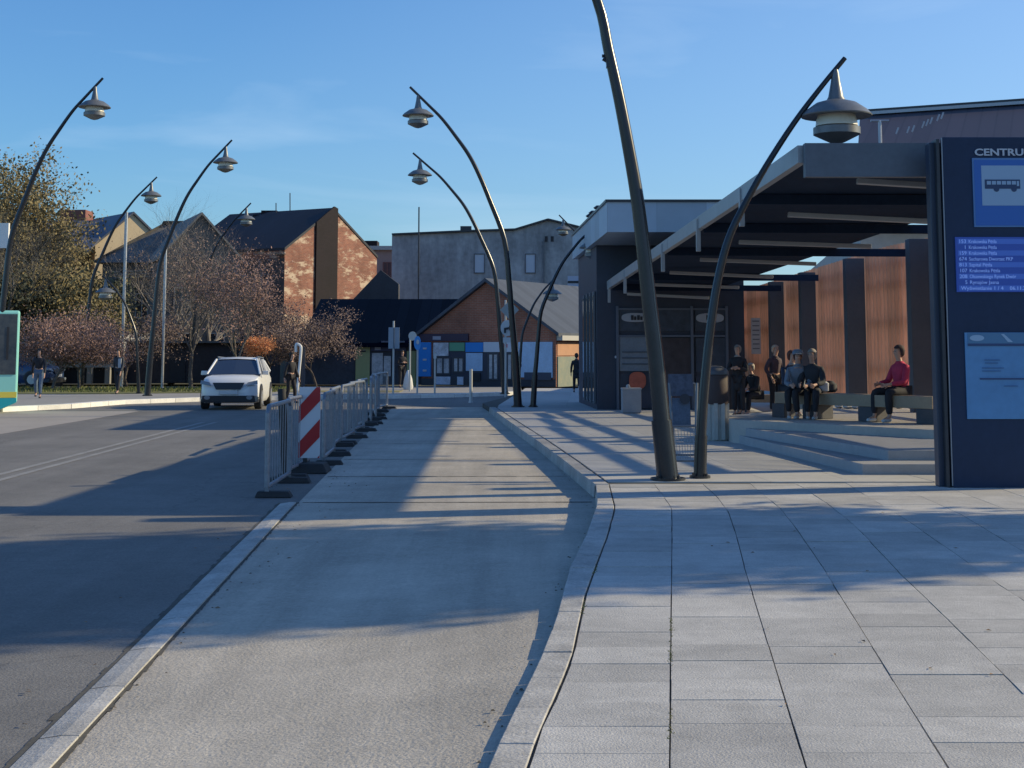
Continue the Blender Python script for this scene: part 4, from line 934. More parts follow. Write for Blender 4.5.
# left side buildings ------------------------------------------------
o = (XQ(97,100), 100.0)
ch, F = house('cream_house', 'cream house with sunlit gable and dark roof behind the big tree', (XQ(92,100),100.0), (.80,.60), 5.2, 12, Zp(246,101), Zp(213,101), mat('cream_render', (.60,.47,.30), .8, nscale=.8, namt=.08), seams('slate_blue_roof', (.075,.085,.115), .6, 'u', rough=.45, dark=.7, width=.1), over=.15)
p = Q(77,211,106); b = MB(); b.box(p.x-.9,p.x+.9,105,107,p.z-2.5,p.z); b.build('chimney', brick('red_chimney', (.25,.09,.07), (.3,.1,.08), (.2,.15,.12)), ch)
b = MB(); q_ = Q(77,212,104); b.prism([(XQ(20,104),98,Zp(250,98)),(XQ(20,104),104,Zp(222,104)),(XQ(20,104),110,Zp(250,104)),(XQ(20,104),110,-.05),(XQ(20,104),98,-.05)], (XQ(93,104)-XQ(20,104),0,0)); b.build('side_wing', mat('brownwall', (.16,.12,.10), .8, nscale=.8, namt=.2), ch)
b = MB(); b.prism([(XQ(20,104),97.6,Zp(251,98)),(XQ(20,104),104,Zp(220,104)),(XQ(20,104),104,Zp(222,104)),(XQ(20,104),97.6,Zp(253,98))], (XQ(112,104)-XQ(20,104),0,0)); b.build('side_roof', seams('slate_blue_roof', (.07,.08,.1)), ch)
# old gabled house
OW = mat('old_wall', (.13,.115,.105), .9, nscale=.9, namt=.25)
oh, F = house('old_house', 'old grey gabled house with weathered slate roof behind bare branches', (XQ(158,86),86.0), (.93,.37), 4.6, 13, Zp(258,87), Zp(215,87), OW, mat('weathered_slate', (.22,.21,.195), .85, nscale=1.6, namt=.3), over=.2)
for u0 in (.8,2.8):
    for z0 in (1.0,3.6): window(F, u0, u0+1.0, z0, z0+1.6, oh, fm=mat('dull_frame', (.3,.28,.27)))
gh = thing('grey_tenement', 'long dim tenement with broad old roof left of the gabled house', 'building', (XQ(120,90),90,-.05))
xa, xb = XQ(100,90), XQ(182,90)
b = MB(); b.box(xa,xb,90,100,-.05,Zp(262,90)); b.build('wall', OW, gh)
b = MB(); b.prism([(xa-.4,89.4,Zp(263,90)),(xa+2.5,95,Zp(224,95)),(xb,95,Zp(224,95)),(xb+.3,89.4,Zp(263,90))], (0,.4,.2)); b.prism([(xa-.4,100,Zp(263,90)),(xa+2.5,95,Zp(224,95)),(xb,95,Zp(224,95)),(xb+.3,100,Zp(263,90))], (0,-.3,.2)); b.prism([(xa-.4,89.4,Zp(263,90)),(xa+2.5,95,Zp(224,95)),(xa-.4,100,Zp(263,90))], (.2,0,.2)); b.build('roof', OLDROOF, gh)
Fq = frame3((xa,90), (1,0))
for i in range(4):
    for z0 in (.9,3.5): window(Fq, .8+i*1.25, 1.6+i*1.25, z0, z0+1.5, gh, fm=mat('dull_frame', (.3,.28,.27)))
b = MB()
for k in range(3): b.beam((xa+1,89.2,Zp(272+3*k,89)),(xb-1,89.0,Zp(270+3*k,89)),.5,.07)
b.build('gallery_rail', mat('weathered_slate', (.2,.2,.2)), gh)
# dim house between old house and brick house
mh = thing('dim_house', 'dim brown house wall behind the red-brown trees left of the brick gable', 'building', (XQ(240,92),92,-.05))
b = MB(); b.box(XQ(196,92),XQ(262,92),92,99,-.05,Zp(270,92)); b.build('wall', mat('dim_wall', (.10,.075,.07), .85, nscale=.8, namt=.25), mh)
b = MB(); b.prism([(XQ(196,92),91.7,Zp(271,92)),(XQ(230,96),97,Zp(218,97)),(XQ(262,97),97,Zp(218,97)),(XQ(262,92),91.7,Zp(271,92))], (0,.3,.15)); b.build('roof', mat('old_dark_roof', (.04,.04,.05)), mh)
Fm = frame3((XQ(196,92),92), (1,0))
for i in range(4): window(Fm, .5+i*1.0, 1.1+i*1.0, 3.6, 5.2, mh, fm=mat('dull_frame', (.3,.28,.27)))
# low pale building behind trees
lb = thing('low_pale_building', 'long low pale building with dark base behind the pavement trees', 'building', (XQ(60,74),74,-.05))
b = MB(); b.box(XQ(-40,74),XQ(118,74),74,84,.75,Zp(333,74)); b.build('wall', mat('pale_wall', (.42,.42,.43), .7, nscale=.5, namt=.08), lb)
b = MB(); b.box(XQ(-40,74),XQ(118,74),74.3,83.8,-.05,.748); b.build('base_wall', mat('dark_base', (.025,.025,.03), .8), lb)
b = MB(); b.box(XQ(-42,74),XQ(119,74),73.6,84.4,Zp(333,74),Zp(330.5,74)); b.build('roof', mat('flat_roof_edge', (.2,.2,.2), .7), lb)
for px in (106,88,23): b = MB(); b.box(XQ(px,73.8),XQ(px+5,73.8),73.7,73.99,-.05,.74); b.build('pier', mat('pier_stone', (.25,.24,.22), .8), lb)
dw = thing('low_dark_building', 'low dark building with garage front behind the bare trees', 'building', (XQ(190,76),76,-.05))
b = MB(); b.box(XQ(122,76),XQ(268,76),76,84,-.05,Zp(343,76)); b.build('wall', mat('brown_dark_wall', (.05,.042,.045), .85, nscale=.8, namt=.3), dw)
b = MB(); b.box(XQ(121,76),XQ(269,76),75.6,84.4,Zp(343,76),Zp(341,76)); b.build('roof', OLDROOF, dw)
Fd = frame3((XQ(122,76),76), (1,0))
for px0, px1 in ((170,186),(236,246)): wbox(Fd, XQ(px0,76)-XQ(122,76), XQ(px1,76)-XQ(122,76), -.04, 1.2, 'garage_door', BLACK, dw, .05)
cg = thing('corner_shop', 'shop with grey pillar and dark windows behind the white looped frame', 'building', (XQ(300,74),74,-.05))
b = MB(); b.box(XQ(268,74),XQ(346,74),74,82,-.05,Zp(338,74)); b.build('wall', mat('shop_dark_wall', (.06,.055,.065), .8, nscale=.8, namt=.25), cg)
b = MB(); b.box(XQ(267,74),XQ(347,74),73.5,82.5,Zp(338,74),Zp(334,74)); b.build('roof', DARKST, cg)
Fc = frame3((XQ(268,74),74), (1,0)); UC = lambda px: XQ(px,74)-XQ(268,74)
wbox(Fc, UC(281), UC(289), -.04, Zp(338.5,74), 'pillar', mat('olive_grey', (.18,.19,.17), .7), cg, .2)
for a, c in ((309,317),(320,331),(334,344)): window(Fc, UC(a), UC(c), .2, Zp(356,74), cg, fm=mat('shop_frame', (.05,.06,.08)), gm=mat('shop_window', (.16,.19,.24)))
b = MB(); c = Q(311,376,73.7); b.beam(c, c+Vector((1.3,0,-.2)), .1, .08); b.build('awning_edge', PLW, cg)

# ------------------------------------------------------------------ trees
BARK = mat('bark', (.085,.068,.058), .9, nscale=6, namt=.35, bump=.4)
BARKG = mat('bark_grey', (.14,.125,.11), .9, nscale=6, namt=.35, bump=.4)
def tree(name, label, base, height, spread, leafm, seed, trunk_h=.25, n_leaf=3, leaf=.07, depth=5, lean=0, bark=None, r0=None, group='bare street trees', fork=3, up=.45, leafp=1.0, jit=.35, squash=.55, drop=0):
    rr = random.Random(seed); t = thing(name, label, 'tree', (base[0],base[1],base[2]), 0, group)
    bark = bark or BARK; tb_ = MB(); lb_ = MB(); tw = MB(); r0 = r0 or height*.018
    def leaves(p, s, n):
        for _ in range(n):
            if rr.random() > leafp: continue
            c = p + Vector((rr.gauss(0,s),rr.gauss(0,s),rr.gauss(0,s*.8))); a = Vector((rr.gauss(0,1),rr.gauss(0,1),rr.gauss(0,1))).normalized(); bb = a.orthogonal().normalized()
            bb = (bb + a.cross(bb)*rr.uniform(-1,1)).normalized(); l = leaf*rr.uniform(.6,1.35)
            lb_.quad(c-a*l, c+bb*l*.55, c+a*l, c-bb*l*.55)
    def grow(p, d, L_, r, k):
        pts = [p]; q = p.copy(); dd = d.copy(); ns = 4 if k < 2 else 3
        for i in range(ns):
            dd = (dd + Vector((rr.gauss(0,jit*.4),rr.gauss(0,jit*.4),rr.gauss(0,jit*.3)+.03*(k < 3)))).normalized(); q = q + dd*(L_/ns); pts.append(q.copy())
        re = r*(.62 if k else .72); rad = [r+(re-r)*i/ns for i in range(ns+1)]
        (tb_ if k < 3 else tw).tube(pts, rad, 7 if k < 2 else (4 if k < 4 else 3), cap=False)
        if k >= depth-2: 
            for pp in pts[1:]: leaves(pp, leaf*3.4, n_leaf)
        if k >= depth: return
        nb = fork if k < 2 else rr.choice((2,3,3))
        for j in range(nb+1):
            at = pts[-1] if j < nb-1 or k == 0 else pts[rr.randrange(1,ns)]
            az = 2*math.pi*(j+rr.random()*.8)/(nb+1)+k*1.3; ang = rr.uniform(.35,.95) if k else rr.uniform(.5,1.0)
            s_ = dd.orthogonal().normalized(); s2 = dd.cross(s_)
            nd = (dd*math.cos(ang) + (s_*math.cos(az)+s2*math.sin(az))*math.sin(ang))
            nd.x *= spread; nd.y *= spread; nd.z = nd.z*squash + up*(.5+.3*rr.random()) - drop*(k > 2); nd.normalize()
            grow(at, nd, L_*rr.uniform(.62,.86) if k else L1*rr.uniform(.8,1.1), re*rr.uniform(.6,.8), k+1)
    L0 = height*trunk_h; L1 = height*.30
    grow(Vector(base)-Vector((0,0,.1)), Vector((lean,0,1)).normalized(), L0, r0, 0)
    o = tb_.build('trunk', bark, t, smooth=True, fix=False); 
    c = tw.build('twigs', bark, t, fix=False)
    if lb_.f: lb_.build('crown', leafm, t, fix=False)
    return t
PINK = mat('russet_leaf', (.27,.165,.14), .8, nscale=.7, namt=.3, island=.4)
BRN = mat('brown_leaf', (.19,.135,.12), .8, nscale=.7, namt=.3, island=.4)
GRN = mat('olive_leaf', (.16,.135,.06), .8, nscale=.35, col2=(.26,.20,.09), island=.35)
GRND = mat('dark_green_leaf', (.07,.075,.045), .8, nscale=.35, namt=.35, island=.4)
ORG = mat('orange_leaf', (.85,.38,.17), .8, nscale=2, namt=.2, island=.25)
BARKL = mat('bark_pale', (.27,.235,.20), .9, nscale=6, namt=.3, bump=.3)
def tb3(px, Y, z=-.05): return (XQ(px,Y), Y, z)
tree('ornamental_tree','low spreading tree with pinkish-brown leaves nearest the teal bus',tb3(54,62),3.9,1.3,PINK,3,trunk_h=.24,n_leaf=2,leaf=.042,depth=6,up=.30,fork=3,leafp=.55,bark=BARKG)
tree('ornamental_tree','spreading pinkish-brown tree between the leaning lamp and second walker',tb3(79,63),3.8,1.25,PINK,14,trunk_h=.26,n_leaf=2,leaf=.042,depth=6,up=.30,fork=3,leafp=.55,bark=BARKG)
tree('ornamental_tree','dim pinkish-brown tree directly behind the second walking man',tb3(128,66),4.2,1.0,BRN,25,trunk_h=.26,leafp=.6,n_leaf=1,leaf=.045,depth=6,up=.35)
tree('ornamental_tree','tall tangled brown tree behind the white car',tb3(238,63),5.6,.62,PINK,36,trunk_h=.24,bark=BARKG,leafp=.55,n_leaf=1,leaf=.045,depth=6,up=.6)
tree('ornamental_tree','tangled bare tree left of the white car before the gabled house',tb3(192,68),5.8,.62,BRN,47,trunk_h=.28,n_leaf=1,leaf=.045,depth=6,up=.65,bark=BARKG,leafp=.4)
tree('ornamental_tree','rounded brown tree overlapping the foot of the brick gable',tb3(317,66),3.6,1.0,BRN,58,trunk_h=.26,leafp=.6,n_leaf=2,leaf=.045,depth=6,up=.38)
tree('ornamental_tree','dim brown tree filling the gap right of the white car',tb3(268,70),4.4,.9,BRN,69,trunk_h=.26,leafp=.6,n_leaf=1,leaf=.045,depth=6,up=.42)
tree('bare_tree','tall bare grey tree with fine twigs before the old gabled house',tb3(172,78),9.2,.8,BRN,71,trunk_h=.26,n_leaf=0,depth=6,up=.55,bark=BARKL,r0=.2)
tree('bare_tree','second bare grey tree rising left of the dark roofed house',tb3(205,80),7.2,.85,BRN,82,trunk_h=.26,n_leaf=0,depth=6,up=.55,bark=BARKL,r0=.18)
tree('bare_tree','bare tree at the far left edge above the bus',tb3(-14,70),9.0,.8,BRN,97,trunk_h=.3,n_leaf=0,depth=6,up=.6,bark=BARKG,r0=.14)
tree('broadleaf_tree','big airy olive-green tree towering over the left houses',tb3(40,78),9.4,.62,GRN,5,trunk_h=.3,leafp=.85,n_leaf=3,leaf=.085,depth=6,up=.5,group='leafy trees at left',r0=.28,bark=BARKG)
tree('broadleaf_tree','dense yellow-green tree below the towering one',tb3(60,74),5.8,1.0,GRN,6,trunk_h=.2,n_leaf=4,leaf=.085,depth=6,up=.35,group='leafy trees at left',r0=.2)
tree('broadleaf_tree','dark green tree behind the bus at the left edge',tb3(2,74),6.6,1.0,GRND,8,trunk_h=.2,n_leaf=4,leaf=.085,depth=6,up=.35,group='leafy trees at left',r0=.2)
tree('shrub','small shrub of bright orange leaves behind the car roof',tb3(257,64),1.35,.6,ORG,9,trunk_h=1.1,n_leaf=6,leaf=.035,depth=4,up=.2,group=None,r0=.04)
# dense columnar trees right of the frame whose crowns shade the near paving
def column_tree(label, x, y, zc, rx, ry, rz_, n, seed):
    rr = random.Random(seed); t = thing('shade_tree', label, 'tree', (x,y,0), 0, 'shade trees right of the frame')
    b = MB(); b.tube([(x,y,-.05),(x+.1,y,zc*.5),(x,y+.1,zc),(x,y,zc+rz_*.8)], [.26,.2,.13,.04], 10)
    for k in range(34):
        z = zc-rz_*.9+k*rz_*1.7/34; a = k*2.4; q = math.sqrt(max(.05,1-((z-zc)/rz_)**2))
        b.tube([(x,y,z-.6),(x+rx*.45*q*math.cos(a),y+ry*.45*q*math.sin(a),z),(x+rx*.85*q*math.cos(a),y+ry*.85*q*math.sin(a),z+.5)], [.07,.045,.015], 5)
    b.build('trunk', BARK, t)
    b = MB(); cl = []
    for k in range(n//22):
        u = Vector((rr.gauss(0,1),rr.gauss(0,1),rr.gauss(0,1))).normalized()*(rr.random()**.4); cl.append(Vector((x+u.x*rx,y+u.y*ry,zc+u.z*rz_)))
    for k in range(n):
        c = rr.choice(cl)+Vector((rr.gauss(0,.26),rr.gauss(0,.26),rr.gauss(0,.2))); a = Vector((rr.gauss(0,1),rr.gauss(0,1),rr.gauss(0,1))).normalized(); q = a.orthogonal().normalized(); q = (q+a.cross(q)*rr.uniform(-1,1)).normalized(); l = rr.uniform(.10,.2)
        b.quad(c-a*l, c+q*l*.6, c+a*l, c-q*l*.6)
    b.build('crown', GRND, t, fix=False)
column_tree('dense tree with full crown right of the paving, nearer the road', 15.0, 15.95, 7.9, 2.4, 2.9, 4.7, 11000, 11)
column_tree('dense tree with full crown right of the paving, farther from the road', 18.6, 16.8, 10.8, 2.4, 2.6, 4.4, 10000, 12)

# ------------------------------------------------------------------ white car
def car(label, loc, rz, paint, glass):
    t = thing('parked_car' if False else 'car', label, 'car', loc, rz); M = LM(t)
    # local: car faces -y, length 4.16, width 1.74, height 1.55, wheels on z=0
    st = [(-2.08,.50,.30,.62),(-2.03,.68,.24,.74),(-1.93,.80,.20,.86),(-1.70,.855,.19,.95),(-1.2,.87,.19,1.00),(-.85,.87,.19,1.03),(0,.875,.19,1.04),(1.0,.875,.19,1.06),(1.6,.86,.20,1.08),(1.95,.82,.24,1.05),(2.06,.74,.30,.95)]
    b = MB(); rings = []
    for y, w, z0, z1 in st:
        h = z1-z0; ring = []
        for fx, fz in ((-.90,0),(-1,.16),(-1.0,.45),(-.985,.75),(-.90,.95),(-.72,1.0),(0,1.02),(.72,1.0),(.90,.95),(.985,.75),(1.0,.45),(1,.16),(.90,0)):
            ring.append((fx*w, y, z0+fz*h))
        rings.append(ring)
    n = len(rings[0]); 
    for r_ in rings: b.v += r_
    for i in range(len(rings)-1):
        for k in range(n): a = i*n+k; c = i*n+(k+1) % n; b.f.append((a,c,c+n,a+n))
    b.f.append(tuple(range(n))); b.f.append(tuple((len(rings)-1)*n+k for k in range(n)))
    body = b.build('body', paint, t, smooth=True, M=M)
    # greenhouse
    g = [(-1.05,.80,1.00,.80,1.02),(-.32,.76,1.0,.60,1.44),(.2,.76,1.0,.60,1.50),(1.2,.76,1.02,.59,1.47),(1.75,.74,1.05,.56,1.38),(2.0,.72,1.05,.62,1.12)]
    b = MB()
    for y, w0, z0, w1, z1 in g: b.v += [(-w0,y,z0-.05),(-w1,y,z1),(0,y-.03,z1+.02),(w1,y,z1),(w0,y,z0-.05)]
    for i in range(len(g)-1):
        for k in range(4): a = i*5+k; b.f.append((a,a+1,a+6,a+5))
    b.f.append((0,1,2,3,4)); b.f.append(tuple((len(g)-1)*5+k for k in range(5)))
    b.build('window_glass', glass, t, M=M)
    b = MB()   # roof skin
    rp_ = g[1:5]
    for y, w0, z0, w1, z1 in rp_: b.v += [(-w1-.01,y,z1-.015),(-w1*.9,y,z1+.03),(0,y,z1+.05),(w1*.9,y,z1+.03),(w1+.01,y,z1-.015)]
    for i in range(len(rp_)-1):
        for k in range(4): a = i*5+k; b.f.append((a,a+1,a+6,a+5))
    b.build('roof', paint, t, smooth=True, M=M)
    for s in (-1,1):
        for pa, pc, pr in (((s*.80,-1.02,1.03),(s*.62,-.32,1.47),.035),((s*.755,.25,1.04),(s*.605,.22,1.5),.03),((s*.74,1.3,1.05),(s*.58,1.3,1.46),.06),((s*.73,2.0,1.07),(s*.56,1.74,1.40),.07)):
            b = MB(); b.tube([pa,pc], pr, 6); b.build('pillar', paint, t, M=M)
    for s in (-1,1):
        b = MB(); b.tube([(s*.60,-.2,1.545),(s*.60,1.5,1.51)], .022, 6); b.build('roof_rail', SHADE, t, M=M)
        b = MB(); b.hexa([(s*.93-.1,-.72,1.0),(s*.93+.1,-.72,1.0),(s*.93+.1,-.58,1.02),(s*.93-.1,-.58,1.02)], [(s*.93-.09,-.72,1.13),(s*.93+.09,-.72,1.13),(s*.93+.08,-.6,1.13),(s*.93-.08,-.6,1.13)]); b.build('mirror', paint, t, bevel=.02, M=M)
        b = MB(); b.prism([(s*.50,-2.09,.70),(s*.84,-1.96,.76),(s*.83,-1.93,.87),(s*.56,-2.02,.81)], (0,-.05,.0)); b.build('headlight', mat('headlight_glass', (.20,.23,.27), .12, spec=.9), t, M=M)
        b = MB(); b.lathe([(.09,0),(.09,.02)], (s*.62,0,0), 12); b2 = MB(); b2.prism([(s*.62+.09*math.cos(a*.5236),-2.11,.36+.06*math.sin(a*.5236)) for a in range(12)], (0,-.02,0)); b2.build('fog_lamp', mat('headlight_glass', (.7,.7,.7)), t, M=M)
    b = MB(); b.prism([(-.36,-2.10,.60),(.36,-2.10,.60),(.47,-2.06,.80),(-.47,-2.06,.80)], (0,-.04,0)); b.build('grille', mat('car_trim', (.02,.022,.03), .4), t, M=M)
    b = MB(); b.hexa([(-.80,-2.09,.22),(.80,-2.09,.22),(.86,-1.6,.20),(-.86,-1.6,.20)], [(-.76,-2.10,.42),(.76,-2.10,.42),(.865,-1.65,.40),(-.865,-1.65,.40)]); b.build('bumper', mat('car_trim', (.02,.022,.03)), t, bevel=.02, M=M)
    b = MB(); b.box(-.27,.27,-2.15,-2.105,.46,.575); b.build('number_plate', PLW, t, M=M)
    for s in (-1,1):
        for y in (-1.27,1.27):
            b = MB()
            for (y0,) in ((y,),):
                pr_ = [(.335,-.10),(.345,-.07),(.345,.07),(.335,.10)]; n_ = 22; base = len(b.v)
                for r_, x_ in pr_:
                    for k in range(n_): a = 2*math.pi*k/n_; b.v.append((s*.79+x_, y+r_*math.cos(a), .345+r_*math.sin(a)))
                for i in range(3):
                    for k in range(n_): a = base+i*n_+k; c = base+i*n_+(k+1) % n_; b.f.append((a,c,c+n_,a+n_))
                b.f.append(tuple(base+k for k in range(n_))); b.f.append(tuple(base+3*n_+k for k in range(n_)))
            wh = b.build('wheel', RUBBER, t, M=M)
            b = MB(); b.prism([(s*.893, y+.21*math.cos(2*math.pi*k/16), .345+.21*math.sin(2*math.pi*k/16)) for k in range(16)], (s*.01,0,0)); b.build('rim', GALV, wh, M=M)
    # dark wheel arch on each side
    for s in (-1,1):
        for y in (-1.27,1.27):
            b = MB(); b.prism([(s*.862, y+.42*math.cos(math.pi*k/12), .33+.42*math.sin(math.pi*k/12)) for k in range(13)], (s*.022,0,0)); b.build('wheel_arch', mat('car_trim', (.02,.022,.03)), t, M=M)
    return t
CARP = mat('white_car_paint', (.74,.75,.76), .22, spec=.7)
cp = P(229,410,-.16)
car('white compact SUV driving towards the camera on the left road', (cp.x-.14,cp.y+2.1,-.16), R(3), CARP, mat('car_glass', (.035,.05,.085), .05, spec=.9))
car('dark blue car parked half hidden behind the bus and first walker', (XQ(22,67)-.6,68,-.05), R(80), mat('navy_car_paint', (.03,.06,.14), .25, spec=.7), mat('car_glass', (.03,.05,.08)))

# ------------------------------------------------------------------ teal bus
bt = thing('city_bus', 'teal city bus with yellow stripe cut by the left picture edge', 'bus', (XQ(19,42),42,-.16), R(22))
M = LM(bt)
LB, WB, HB = 11.0, 2.5, 2.86      # local: right end at x=0, side faces -y
TEAL = mat('bus_teal', (.32,.74,.66), .3); TEALD = mat('bus_deep_teal', (.02,.42,.48), .3)
b = MB(); b.prism([(-LB,0,.06),(-.55,0,.06),(0,0,.30),(0,0,HB),(-LB,0,HB)], (0,WB,0)); body = b.build('body', TEAL, bt, bevel=.06, M=M)
b = MB(); b.prism([(-LB+.02,-.012,.08),(-.55,-.012,.08),(-.02,-.012,.31),(-.02,-.012,.43),(-LB+.02,-.012,.43)],(0,.01,0)); b.build('skirt', TEALD, bt, M=M)
b = MB(); b.box(-LB+.02,-.02,-.016,-.003,.44,.60); b.build('stripe', mat('bus_yellow', (.80,.66,.10), .4), bt, M=M)
b = MB(); b.box(-LB+.05,-.07,-.02,-.004,1.08,2.76); wn_ = b.build('window', mat('bus_glass', (.02,.035,.06), .15, nscale=.8, col2=(.10,.11,.12), spec=.4), bt, M=M)
b = MB()
for i in range(1,7): b.box(-i*1.7-.03,-i*1.7+.03,-.03,-.021,1.10,2.74)
b.build('window_bar', BLACK, wn_, M=M)
b = MB(); b.box(-.34,-.28,-.03,-.021,1.5,2.4); b.build('mirror', BLACK, wn_, M=M)
b = MB(); b.box(-.0,.02,.25,WB-.25,1.3,2.7); b.build('rear_window', mat('bus_glass', (.03,.045,.07)), bt, M=M)
for x in (-2.7,-8.3):
    b = MB(); b.prism([(x+.48*math.cos(2*math.pi*k/20),-.03,.48+.48*math.sin(2*math.pi*k/20)) for k in range(20)], (0,.3,0)); wh = b.build('wheel', RUBBER, bt, M=M)
    b = MB(); b.prism([(x+.26*math.cos(2*math.pi*k/16),-.04,.48+.26*math.sin(2*math.pi*k/16)) for k in range(16)], (0,.009,0)); b.build('rim', GALV, wh, M=M)
b = MB(); b.box(-LB*.7,-LB*.4,.6,1.9,HB,HB+.28); b.build('roof_unit', WHITE, bt, bevel=.05, M=M)
# large pale sign edge at the very left
t = thing('advertising_board', 'white board edge on a post at the far left edge of the photo', 'billboard', (XQ(-8,60),60,-.05))
b = MB(); b.box(XQ(-30,60),XQ(4,60),60,60.15,Q(0,248,60).z,Q(0,223,60).z); b.build('panel', WHITE, t)
b = MB(); b.tube([(XQ(-12,60),60.08,-.05),(XQ(-12,60),60.08,Q(0,248,60).z)], .1, 8); b.build('post', GALV, t)

# ------------------------------------------------------------------ people
SKIN = mat('skin', (.50,.30,.22), .6)
def skin_mesh(verts, edges, rad, root, sub=1):
    bm = bmesh.new(); lay = bm.verts.layers.skin.verify(); vs = [bm.verts.new(v) for v in verts]
    for v, r in zip(vs, rad): v[lay].radius = r if hasattr(r, '__len__') else (r, r)
    vs[root][lay].use_root = True
    for a, c in edges: bm.edges.new((vs[a], vs[c]))
    me = bpy.data.meshes.new('tmp'); bm.to_mesh(me); bm.free()
    o = bpy.data.objects.new('tmp', me); COL.objects.link(o)
    m = o.modifiers.new('s', 'SKIN'); m.use_smooth_shade = True; m.branch_smoothing = .3
    if sub: m = o.modifiers.new('u', 'SUBSURF'); m.levels = sub; m.render_levels = sub
    dg = bpy.context.evaluated_depsgraph_get(); dg.update()
    out = bpy.data.meshes.new_from_object(o.evaluated_get(dg)); bpy.data.objects.remove(o); return out
class G:
    def __init__(s): s.v = []; s.e = []; s.r = []
    def add(s, p, r, to=None):
        s.v.append(Vector(p)); s.r.append(r); i = len(s.v)-1
        if to is not None: s.e.append((to, i))
        return i
def person(label, loc, rz, scale, top, legs, hairc, pose='stand', coat=0, hat=None, bag=None, stride=.0, arms='down', group='people at the stop', hood=False, shoes=(.03,.03,.035), lean=0):
    """figure faces local -y"""
    t = thing('person', label, 'person', loc, rz, group, scale)
    if pose == 'sit': hz = .50; ty = .0
    else: hz = .94; ty = 0
    J = {}; ln = lean
    J['pel'] = Vector((0,0,hz)); J['sp'] = Vector((0,-.02-ln*.4,hz+.2)); J['ch'] = Vector((0,-.03-ln,hz+.40)); J['nk'] = Vector((0,-.04-ln*1.2,hz+.52)); J['hd'] = Vector((0,-.07-ln*1.3,hz+.60)); J['ht'] = Vector((0,-.055-ln*1.3,hz+.675))
    for s, n in ((-1,'l'),(1,'r')):
        J['sh'+n] = J['ch'] + Vector((s*.165,.01,.025))
        if pose == 'sit':
            J['el'+n] = J['sh'+n] + Vector((s*.06,-.10,-.26)); J['wr'+n] = J['el'+n] + Vector((-s*.07,-.22,-.03)); hd = Vector((-s*.3,-.9,-.15)).normalized(); kk = ((len(label)*7+(3 if s > 0 else 0)) % 10)/10
            J['hp'+n] = J['pel'] + Vector((s*.09,-.02,0)); J['kn'+n] = J['hp'+n] + Vector((s*.04,-.42,.01)); J['kn'+n].x += s*(.02+.09*kk); J['an'+n] = Vector((J['kn'+n].x-s*.03*kk, J['kn'+n].y+(.12*kk-.05), .09))
        else:
            sw = stride*s
            if arms == 'pocket': J['el'+n] = J['sh'+n] + Vector((s*.10,.06,-.25)); J['wr'+n] = J['el'+n] + Vector((-s*.06,-.14,-.18)); hd = Vector((-s*.2,-.3,-.9)).normalized()
            elif arms == 'fold': J['el'+n] = J['sh'+n] + Vector((s*.07,-.04,-.26)); J['wr'+n] = J['el'+n] + Vector((-s*.14,-.18,.05)); hd = Vector((-s*.8,-.3,.1)).normalized()
            else: J['el'+n] = J['sh'+n] + Vector((s*.06,.02-sw*.35,-.27)); J['wr'+n] = J['el'+n] + Vector((s*.01,-.05-sw*.5,-.24)); hd = Vector((0,-.2-sw*.3,-1)).normalized()
            J['hp'+n] = J['pel'] + Vector((s*.09,0,-.03)); J['kn'+n] = J['hp'+n] + Vector((s*.01,-.04-sw*.5 if sw > 0 else -.03-sw*.2,-.42)); J['an'+n] = Vector((J['kn'+n].x+s*.005, J['kn'+n].y-(sw*.35)+.04, .09 if sw >= 0 else .13))
        J['hand'+n] = J['wr'+n] + hd*.075; J['hdir'+n] = hd
    # body
    g = G(); pe = g.add(J['pel'],.105); sp = g.add(J['sp'],(.12,.09),pe); c = g.add(J['ch'],(.10,.075),sp); nk = g.add(J['nk'],.046,c); h1 = g.add(J['hd'],(.056,.062),nk); h2 = g.add(J['ht'],(.072,.084),h1); h3 = g.add(J['ht']+Vector((0,.01,.06)),(.058,.066),h2); g.add(J['ht']+Vector((0,.01,.09)),.025,h3)
    g.add(J['ht']+Vector((0,-.098,-.03)),.012,h2)      # nose
    for n, s in (('l',-1),('r',1)):
        a = g.add(J['sh'+n],.045,c); e = g.add(J['el'+n],.038,a); w_ = g.add(J['wr'+n],.026,e); hp = g.add(J['hand'+n],(.034,.02),w_)
        d_ = J['hdir'+n]; sd_ = d_.cross(Vector((s,0,.15))).normalized(); cu = Vector((-s,0,0))
        for k, ln_ in enumerate((.07,.08,.075,.06)):
            b0 = J['hand'+n]+sd_*(k-1.5)*.021+d_*.02; f1 = g.add(b0+d_*ln_*.5,.0095,hp); g.add(b0+d_*ln_+cu*.015,.008,f1)
        f1 = g.add(J['hand'+n]-sd_*.04-d_*.01+cu*.012,.011,hp); g.add(J['hand'+n]-sd_*.055+d_*.03+cu*.02,.009,f1)
        hq = g.add(J['hp'+n],.082,pe); kq = g.add(J['kn'+n],.056,hq); an = g.add(J['an'+n],.036,kq); g.add(J['an'+n]+Vector((0,-.13,-.05)),(.035,.026),an)
    def put(me, name, m, parent=t):
        me.materials.clear(); me.materials.append(m); me.name = name; o_ = bpy.data.objects.new(name, me); COL.objects.link(o_); o_.parent = parent; MW[o_.name] = MW[t.name]; return o_
    put(skin_mesh(g.v,g.e,g.r,0), 'body', SKIN)
    TM = mat('cloth_%02d%02d%02d' % tuple(int(v*99) for v in top), top, .85, nscale=9, namt=.2); LMt = mat('cloth_%02d%02d%02d' % tuple(int(v*99) for v in legs), legs, .85, nscale=9, namt=.2)
